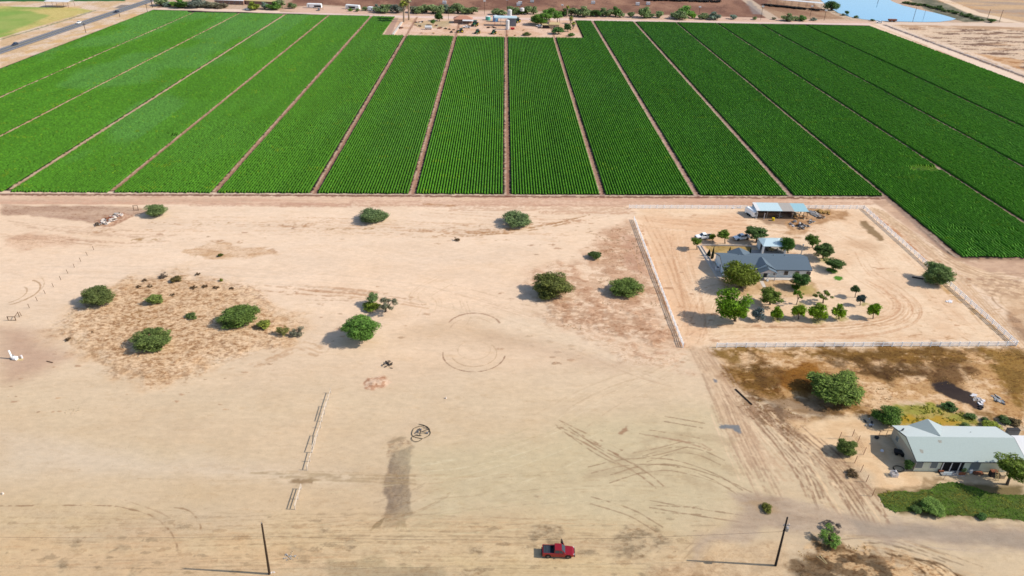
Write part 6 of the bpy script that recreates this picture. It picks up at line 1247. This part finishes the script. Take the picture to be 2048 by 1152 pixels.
# ------------------------------------------------------------------ vehicles
def wheels(o, xs, yo, r, w_, big=False):
    for x in xs:
        for sy in (-1, 1):
            y0 = sy*yo-(w_ if sy > 0 else 0)
            t = MB().cyl((x, y0, r), r, w_, 18, axis='y').build("wheel", M['black'], o)
            MB().cyl((x, y0-.012 if sy < 0 else y0+w_-.01, r), r*.6, .022, 14, axis='y').build("rim", M['rim'], t)
def pickup(label, body, x, y, rz, door=False, cover=False):
    o = empty("pickup_truck", (x, y, 0), rz, label, "pickup truck"); B = M[body]; g = .42
    # body: lower shell with hood, cab waist and hollow bed
    b = MB()
    def ring(x, w_, z0, z1, c=.12): return [(x, -w_, z0), (x, -w_*1.0, z1-c), (x, -w_+c, z1), (x, w_-c, z1), (x, w_, z1-c), (x, w_, z0)]
    b.loft([ring(2.68, .72, .55, .88), ring(2.62, .84, .48, .98), ring(2.3, .92, g, 1.08), ring(1.5, .95, g, 1.14), ring(1.05, .95, g, 1.17), ring(-.75, .95, g, 1.17)])
    b.build("body", B, o)
    # bed: floor, sides, tailgate
    b = MB(); b.box(-2.66, -.75, -.95, -.84, g, 1.16).box(-2.66, -.75, .84, .95, g, 1.16).box(-2.66, -2.56, -.84, .84, .5, 1.14); b.build("bed", B, o)
    MB().box(-2.55, -.76, -.838, .838, .62, .70).box(-2.55, -.76, -.838, -.80, .70, 1.155).box(-2.55, -.76, .80, .838, .70, 1.155).build("bed_liner", M['liner'], o)
    if cover: 
        b = MB()
        for i in range(3): b.box(-2.5+i*.42, -2.12+i*.42, -.79, .79, 1.06, 1.11)
        b.build("bed_cover", M['liner'], o)
    # cab
    cab = [[(1.12, -.88, 1.16), (.48, -.70, 1.78), (-.62, -.70, 1.80), (-.74, -.86, 1.17)], [(1.12, .88, 1.16), (.48, .70, 1.78), (-.62, .70, 1.80), (-.74, .86, 1.17)]]
    b = MB(); b.loft(cab); b.build("cab", B, o)
    MB().hexa([(1.105, -.78, 1.20), (1.105, .78, 1.20), (.54, .64, 1.745), (.54, -.64, 1.745)], [(1.135, -.78, 1.215), (1.135, .78, 1.215), (.57, .64, 1.76), (.57, -.64, 1.76)]).build("windshield", M['wind'], o)
    MB().hexa([(-.70, -.72, 1.25), (-.70, .72, 1.25), (-.64, .62, 1.70), (-.64, -.62, 1.70)], [(-.735, -.72, 1.25), (-.735, .72, 1.25), (-.67, .62, 1.70), (-.67, -.62, 1.70)]).build("rear_window", M['glass'], o)
    for sy in (-1, 1):
        for (a0, a1, b0, b1) in ((.92, .22, .45, .22), (.14, -.62, .14, -.55)):
            def yy(z): return sy*(.868+(z-1.2)*-.29+.012)
            q = [(a0, yy(1.22), 1.22), (a1, yy(1.22), 1.22), (b1, yy(1.70), 1.70), (b0, yy(1.70), 1.70)]
            MB().hexa(q, [(p[0], p[1]+sy*.012, p[2]) for p in q]).build("side_window", M['glass'], o)
        MB().box(.82, .98, sy*.95 if sy > 0 else -1.13, 1.13 if sy > 0 else -.95, 1.18, 1.36).build("mirror", B, o)
        MB().box(2.50, 2.66, sy*.70-.14, sy*.70+.14, .82, .99).build("headlight", M['lamp'], o); MB().box(-2.69, -2.662, sy*.88-.06, sy*.88+.06, .8, 1.08).build("taillight", M['taillamp'], o)
        for wx in (1.62, -1.72): 
            a = [(wx+.52*math.cos(t), sy*.957, .42+.50*math.sin(t)) for t in np.linspace(0, math.pi, 11)]; a2 = [(p[0], sy*.975, p[2]) for p in a]
            MB().hexa(a, a2).build("wheel_arch", M['black'], o)
    MB().box(2.60, 2.80, -.88, .88, .45, .68).build("front_bumper", M['trimdark'] if body == 'red' else M['galv'], o); MB().box(2.64, 2.70, -.5, .5, .70, .92).build("grille", M['dark'], o); MB().box(-2.82, -2.67, -.86, .86, .45, .62).build("rear_bumper", M['galv'] if body != 'red' else M['dark'], o)
    wheels(o, (1.62, -1.72), .985, .40, .27)
    if door:
        a = R_(62); px_, py_ = .98, .97; dx, dy = -math.cos(a), math.sin(a); L = 1.08; nx, ny = .045*dy, -.045*dx*-1
        q = lambda s_, z: (px_+dx*s_, py_+dy*s_, z); n = (dy*.04, -dx*.04)
        d = MB().hexa([q(0, .5), q(L, .5), q(L, 1.18), q(0, 1.18)], [(v[0]+n[0], v[1]+n[1], v[2]) for v in (q(0, .5), q(L, .5), q(L, 1.18), q(0, 1.18))]).build("door", B, o)
        MB().hexa([q(.15, 1.181), q(L, 1.181), q(L-.12, 1.72), q(.55, 1.66)], [(v[0]+n[0], v[1]+n[1], v[2]) for v in (q(.15, 1.181), q(L, 1.181), q(L-.12, 1.72), q(.55, 1.66))]).build("door_window", M['glass'], d)
        MB().hexa([q(.05, .55), q(L-.05, .55), q(L-.05, 1.12), q(.05, 1.12)], [(v[0]-n[0]*.7, v[1]-n[1]*.7, v[2]) for v in (q(.05, .55), q(L-.05, .55), q(L-.05, 1.12), q(.05, 1.12))]).build("door_trim", M['dark'], d)
    return o
x_, y_ = G(1116, 1108); pickup("red crew cab pickup with its far front door open on the sand", 'red', x_, y_, R_(-1.5), True, True)
x_, y_ = G(1407, 477); pickup("white pickup with a loaded bed behind the leftmost yard trees", 'carwhite', x_, y_, R_(188))
x_, y_ = G(1482, 478.5); pickup("white pickup parked in front of the wide dark yard tree", 'carwhite', x_, y_, R_(196))
x_, y_ = G(496, 20); pickup("distant white pickup on the road behind the crop", 'carwhite', x_, y_, R_(2))
def car(label, body, x, y, rz, suv=False):
    o = empty("car", (x, y, .15), rz, label, "car"); B = M[body]; h = 1.15 if suv else .95; t = 1.75 if suv else 1.42
    ring = lambda x, w_, z0, z1: [(x, -w_, z0), (x, -w_, z1-.12), (x, -w_+.12, z1), (x, w_-.12, z1), (x, w_, z1-.12), (x, w_, z0)]
    MB().loft([ring(2.3, .75, .4, .72), ring(2.0, .86, .3, .85), ring(.9, .9, .28, h), ring(-1.7, .9, .28, h), ring(-2.2, .82, .35, h-.05)]).build("body", B, o)
    MB().loft([[(1.0, -.8, h-.02), (.3, -.62, t), (-1.2, -.62, t), (-1.9, -.78, h-.02)], [(1.0, .8, h-.02), (.3, .62, t), (-1.2, .62, t), (-1.9, .78, h-.02)]]).build("windows", M['glass'], o)
    MB().hexa([(.32, -.63, t), (.32, .63, t), (-1.25, .63, t), (-1.25, -.63, t)], [(.2, -.55, t+.05), (.2, .55, t+.05), (-1.15, .55, t+.05), (-1.15, -.55, t+.05)]).build("roof", B, o)
    for sy in (-1, 1): MB().box(2.2, 2.31, sy*.6-.12, sy*.6+.12, .58, .7).build("headlight", M['lamp'], o)
    wheels(o, (1.4, -1.4), .92, .33, .22)
def onroad(px, py, off): 
    x, y = G(px, py); return hx0+(y-hy0)*hd+off, y
x_, y_ = onroad(22, 90, -2); car("dark blue car on the highway nearest the left border", 'carblue', x_, y_, R_(-88.5), False)
x_, y_ = onroad(148, 47, -2); car("white car on the highway", 'carwhite', x_, y_, R_(-88.5), False)
x_, y_ = onroad(227, 25, 1.5); pickup("dark pickup farthest along the highway", 'carblue', x_, y_, R_(92))

# ------------------------------------------------------------------ far farmyard and sheds
def box_building(name, label, cat, pl, pr_, dpt, h, rh, wm, rm, windows=0, open_=False, xo=0):
    A, B = G(*pl), G(*pr_); L = math.hypot(B[0]-A[0], B[1]-A[1]); ang = math.atan2(B[1]-A[1], B[0]-A[0]); o = empty(name, (A[0], A[1], 0), ang, label, cat)
    if not open_: MB().loft([[(0, 0, 0), (0, 0, h), (0, dpt/2, h+rh-.02), (0, dpt, h), (0, dpt, 0)], [(L, 0, 0), (L, 0, h), (L, dpt/2, h+rh-.02), (L, dpt, h), (L, dpt, 0)]]).build("wall", wm, o)
    else:
        n = max(2, int(L/6))
        for i in range(n+1):
            for y in (.1, dpt-.1): MB().box(L*i/n*.98+.1, L*i/n*.98+.25, y-.08, y+.08, 0, h).build("post", wm, o)
    b = MB()
    for (y0, y1, z0, z1) in ((-.3, dpt/2, h, h+rh), (dpt+.3, dpt/2, h, h+rh)):
        A_ = [(-.3, y0, z0+.05), (L+.3, y0, z0+.05), (L+.3, y1, z1+.05), (-.3, y1, z1+.05)]; b.hexa(A_, [(p[0], p[1], p[2]+.12) for p in A_])
    b.build("roof", rm, o)
    for i in range(windows):
        x = L*(i+.6)/(windows+.2); f = MB().box(x-.5, x+.5, -.06, 0, .9, 2.0).build("window", M['white'], o); MB().box(x-.42, x+.42, -.09, -.062, .98, 1.92).build("pane", M['glass'], f)
    return o, L
box_building("brick_house", "long brown brick house with a pale roof left of the white pickup", "house", (430, 8), (487, 10), 9, 3.0, 1.0, M['brick'], M['metalwhite'], 5)
box_building("farm_shed", "pale roofed shed right of the long brick house", "shed", (492, 9), (560, 12), 7, 2.8, .5, M['brick'], M['tan'], 3)
def trailer(label, a, b, h=2.9, dark=(.5, 1)):
    A, B = G(*a), G(*b); L = math.hypot(B[0]-A[0], B[1]-A[1]); ang = math.atan2(B[1]-A[1], B[0]-A[0]); o = empty("travel_trailer", (A[0], A[1], 0), ang, label, "trailer")
    rings = [[(x, 0, .5), (x, 0, h-.2-d), (x, .25, h-d), (x, 2.3, h-d), (x, 2.55, h-.2-d), (x, 2.55, .5)] for x, d in ((0, .35), (.5, 0), (L-.5, 0), (L, .35))]
    MB().loft(rings).build("body", M['carwhite'], o); MB().box(L*dark[0], L*dark[1]-.3, -.05, -.003, .9, 2.3).build("dark_panel", M['dark'], o); MB().box(L*.1, L*.16, -.04, -.003, .7, 2.3).build("door", M['galv'], o)  # dark panel along part of the trailer's near side
    for x in (L*.45, L*.55): MB().cyl((x, -.02, .4), .4, .3, 12, axis='y').build("wheel", M['black'], o)
trailer("white trailer, left of the two long ones behind the crop", (614, 16), (643, 17), 3.4, (.5, 1)); trailer("white trailer, right of the two long ones behind the crop", (691, 18), (718, 20), 3.4, (.22, .75)); trailer("small boxy white trailer beside the shrubs behind the crop", (735, 22), (745, 23), 3.2, (.8, 1))
x_, y_ = G(638, 21); car("dark grey car parked before the left long trailer", 'galv', x_, y_, R_(100))
# brown farmhouse with white awning
A = G(905, 47); o = empty("farmhouse", (A[0]+1, A[1]+1, 0), 0, "small farmhouse with a brown roof and a white awning in the far farmyard", "house")
MB().box(0, 13, 0, 8, 0, 2.8).build("wall", M['brick'], o); MB().loft([[(-.6, -.6, 2.8), (13.6, -.6, 2.8), (13.6, 8.6, 2.8), (-.6, 8.6, 2.8)], [(4, 3.6, 4.9), (9.4, 3.6, 4.9), (9.4, 4.4, 4.9), (4, 4.4, 4.9)]]).build("roof", M['brownroof'], o)
MB().hexa([(6.5, -4.6, 2.5), (14.5, -4.6, 2.5), (14.5, -.7, 2.75), (6.5, -.7, 2.75)], [(6.5, -4.6, 2.6), (14.5, -4.6, 2.6), (14.5, -.7, 2.85), (6.5, -.7, 2.85)]).build("awning", M['metalwhite'], o)
for x in (6.7, 14.3): MB().box(x-.07, x+.07, -4.5, -4.36, 0, 2.5).build("awning_post", M['galv'], o)
x_, y_ = G(933, 56); pickup("white pickup parked below the white awning of the farmhouse", 'carwhite', x_, y_, R_(178))
# metal canopy with block and tanks
A = G(989, 52); o = empty("metal_canopy", (A[0], A[1], 0), 0, "pale blue metal canopy on posts with a grey block room in the farmyard", "canopy")
MB().hexa([(-.3, -.5, 5.4), (16.2, -.5, 5.4), (16.2, 6, 5.8), (-.3, 6, 5.8)], [(-.3, -.5, 5.9), (16.2, -.5, 5.9), (16.2, 6, 6.3), (-.3, 6, 6.3)]).build("roof", M['metalroof'], o); MB().box(9.5, 15.6, 0, 5, 0, 5.35).build("block_room", M['lantern'], o)
for x in (.2, 4.5): MB().box(x-.12, x+.12, 0, .24, 0, 5.4).build("post", M['redflat'] if x < 1 else M['galv'], o)
def tank(label, px, py, r, h, m, z=0, name="storage_tank"):
    x, y = G(px, py); o = empty(name, (x, y, 0), 0, label, "tank"); MB().cyl((0, 0, z), r, h, 16).build("shell", M[m], o); MB().cyl((0, 0, z+h+.002), r*.98, .4, 16, r*.3).build("cap", M['white'], o); return o
tank("slim white silo behind the metal canopy", 1019, 44, 1.6, 8.5, 'metalwhite'); tank("white upright tank in front of the grey block room", 1015, 59, 1.3, 6.2, 'metalwhite'); tank("pale blue tank at the left corner of the metal canopy", 991, 43, 2.0, 4.2, 'tankblue'); tank("round teal tank left of the metal canopy", 976, 40, 1.9, 2.6, 'teal'); tank("small white tank on a stand behind the farmyard hedge", 1044, 30, 1.6, 2.0, 'metalwhite', 3)
x, y = G(857, 59); o = empty("fuel_tank", (x, y, 0), 0, "white horizontal fuel tank on the farmyard dirt", "tank"); MB().cyl((-2.4, 0, 1.5), 1.15, 4.8, 14, axis='x').build("shell", M['metalwhite'], o); MB().box(-1.8, -1.5, -.9, .9, 0, .6).box(1.5, 1.8, -.9, .9, 0, .6).build("cradle", M['rust'], o)
box_building("tan_cottage", "small tan cottage below the big farmyard tree", "house", (1099, 57), (1118, 57.5), 6, 2.6, 1.1, M['tanwall'], M['tan'], 1)
box_building("dark_shed", "dark open shed left of the tan cottage", "shed", (1085, 57), (1098, 57.3), 4, 2.3, .2, M['dark'], M['tan'])
# tractors
def tractor(label, px, py, rz, s=1.0):
    x, y = G(px, py); o = empty("tractor", (x, y, 0), rz, label, "tractor", "green tractors in the far farmyard"); o.scale = (s, s, s)
    MB().loft([[(2.6, -.4, .9), (2.6, -.4, 1.5), (2.6, .4, 1.5), (2.6, .4, .9)], [(.5, -.5, .8), (.5, -.5, 1.8), (.5, .5, 1.8), (.5, .5, .8)]]).build("hood", M['green'], o)
    cb = MB().box(-1.3, .5, -.75, .75, 1.2, 2.6).build("cab", M['glass'], o); MB().box(-1.45, .65, -.85, .85, 2.602, 2.8).build("cab_roof", M['green'], cb); MB().box(-1.2, .6, -.5, .5, .7, 1.2).build("chassis", M['dark'], o)
    for (wx, r, w_) in ((-.8, 1.0, .55), (2.0, .65, .4)):
        for sy in (-1, 1):
            t = MB().cyl((wx, sy*.95-(0 if sy < 0 else w_)+(.0 if sy < 0 else w_)-(w_ if sy < 0 else 0), r), r, w_, 16, axis='y').build("wheel", M['black'], o)
            MB().cyl((wx, (sy*.95-(w_ if sy < 0 else 0))-(.02 if sy < 0 else -w_), r), r*.5, .03, 12, axis='y').build("rim", M['yellow'], t)
    return o
tractor("green tractor with an implement, left of three at the farmyard front", 921, 65, R_(200)); tractor("green tractor, middle of three at the farmyard front", 955, 67, R_(250)); tractor("green tractor, right of three at the farmyard front", 987.5, 68, R_(250)); tractor("large green harvester tractor right of the white awning", 950, 52, R_(255), 1.35); tractor("large green tractor behind the right end of the metal canopy", 1034, 45, R_(240), 1.25)
x_, y_ = G(1078, 54); car("white car below the big farmyard tree", 'carwhite', x_, y_, R_(150))
x_, y_ = G(1025, 59.5); o = empty("red_tank_trailer", (x_, y_, 0), 0, "small red tank beside the grey block room", "tank"); MB().cyl((-1.4, 0, .9), .7, 2.8, 12, axis='x').build("tank", M['redflat'], o); MB().cyl((-.1, -.6, .35), .35, 1.2, 10, axis='y').build("wheels", M['black'], o)
heap("farm_scrap", "rusty implements by the white strip at the left farmyard corner", "scrap", [(800, 57), (806, 57), (803, 56)], 14, .4, 1.2, ['rust', 'dark'], 21, .8)
heap("farm_scrap", "grey scrap around the old posts in the left farmyard", "scrap", [(832, 45), (842, 45), (832, 51), (840, 53), (872, 52)], 22, .4, 1.3, ['galv', 'dark', 'rust'], 22, .8)
heap("farm_scrap", "rusty implement row left of the tractors", "scrap", [(893, 58), (900, 59), (880, 57), (908, 60), (903, 65)], 26, .4, 1.3, ['rust', 'dark', 'tanwall'], 23, .7)
heap("farm_scrap", "red and dark implements under the left end of the canopy", "scrap", [(986, 55), (989, 56), (977, 56)], 12, .4, 1.2, ['dark', 'rust'], 24, .8)
heap("farm_scrap", "tan drums on the farmyard front edge", "scrap", [(842, 67), (868, 67), (1000, 69), (1016, 71), (1030, 71), (1047, 61)], 18, .4, .9, ['rust', 'hay'], 25, .5)
for i in range(10):
    pass
# white lined ditch at the left farmyard edge
low_wall("white concrete ditch lining at the left farmyard edge", [(804, 45), (797, 55), (786, 70)], .5, 1.6, M['concrete'], "ditch_lining")
# canopy beyond the pale field, and the feedlot shades
box_building("hay_canopy", "long open hay canopy with a pale roof beyond the yellow field", "canopy", (92, 15), (138, 16), 9, 4.2, .5, M['rust'], M['metalwhite'], 0, True)
o, L = box_building("shade_roof", "long white shade roof over dark cattle in the feedlot", "shade roof", (1537, 10), (1642, 20), 7, 5.0, .3, M['dark'], M['metalwhite'], 0, True)
for (a, b, lb) in (((1556, 4), (1590, 4.5), "short far feedlot shade at the top edge"),):
    pass
def cattle(name, label, segs, n, seed):
    g = random.Random(seed); b = MB()
    for i in range(n):
        a, c = g.choice(segs); t = g.random(); A, B = G(*a), G(*c); x = A[0]+(B[0]-A[0])*t+g.gauss(0, .8); y = A[1]+(B[1]-A[1])*t+g.gauss(0, 1.2); h = g.uniform(0, 6.28); T = Matrix.Translation((x, y, 0)) @ Matrix.Rotation(h, 4, 'Z')
        def tr(v): return T @ Vector(v)
        R1_ = [[(-.9, -.3, .75), (-.9, -.25, 1.3), (-.9, .25, 1.3), (-.9, .3, .75)], [(0, -.38, .65), (0, -.3, 1.4), (0, .3, 1.4), (0, .38, .65)], [(.8, -.28, .75), (.8, -.2, 1.35), (.8, .2, 1.35), (.8, .28, .75)], [(1.35, -.14, 1.15), (1.35, -.12, 1.5), (1.35, .12, 1.5), (1.35, .14, 1.15)]]
        b.loft([[tr(p) for p in r] for r in R1_])
        for (lx_, ly_) in ((-.75, -.2), (-.75, .2), (.6, -.2), (.6, .2)): b.hexa([tr((lx_-.08, ly_-.08, 0)), tr((lx_+.08, ly_-.08, 0)), tr((lx_+.08, ly_+.08, 0)), tr((lx_-.08, ly_+.08, 0))], [tr((lx_-.1, ly_-.1, .8)), tr((lx_+.1, ly_-.1, .8)), tr((lx_+.1, ly_+.1, .8)), tr((lx_-.1, ly_+.1, .8))])
    tag(b.build(name, M['cow']), label, "cattle", kind="stuff")
cattle("cattle_herd", "crowd of dark cattle standing under the long shade roof", [((1535, 12), (1640, 22)), ((1530, 11), (1600, 18))], 260, 1)
cattle("cattle_herd", "dark line of cattle along the top edge of the feedlot", [((1290, 1), (1440, 5)), ((1320, 0), (1440, 3.5))], 300, 2)
for i, (x_, y_) in enumerate([(1064, 4), (1186, 7), (1296, 9), (1040, 8), (1037, 11), (889, 7), (1275, 10)]):
    x, y = G(x_, y_+1); o = empty("feed_trough", (x, y, 0), 0, f"{ORD[i]} small white water trough in the brown feedlot" if False else ["white trough box above the first hedge gap in the feedlot", "white trough box in the feedlot above the dark hedge", "white trough box in the feedlot above the gap right of the dark hedge", "small white trough, upper one of a pair behind the canopy", "small white trough, lower one of a pair behind the canopy", "small white trough behind the hedge right of the tall palms", "thin pale trough left of the one above the hedge gap"][i], "trough", "feedlot troughs")
    MB().box(-1.6, 1.6, -1, 1, .3, 2.4).build("body", M['metalwhite'], o); MB().box(-1.7, 1.7, -1.1, 1.1, 0, .3).build("base", M['dark'], o)
x_, y_ = G(1248+536, 43.5); o = empty("dump_trailer", (x_, y_, 0), 0, "rusty red trailer on the near pond bank", "trailer"); MB().hexa([(-3, -1, .7), (3, -1, .7), (3, 1, .7), (-3, 1, .7)], [(-3.3, -1.2, 2), (3.3, -1.2, 2), (3.3, 1.2, 2), (-3.3, 1.2, 2)]).build("bed", M['rust'], o)
for sx in (-1.5, 1.5): MB().cyl((sx, -1.1, .4), .4, 2.2, 12, axis='y').build("wheels", M['black'], o)
x_, y_ = G(1758, 46); car("pale car where the right dirt road meets the pond bank", 'carwhite', x_, y_, R_(170))
print("objects", len(C.objects))
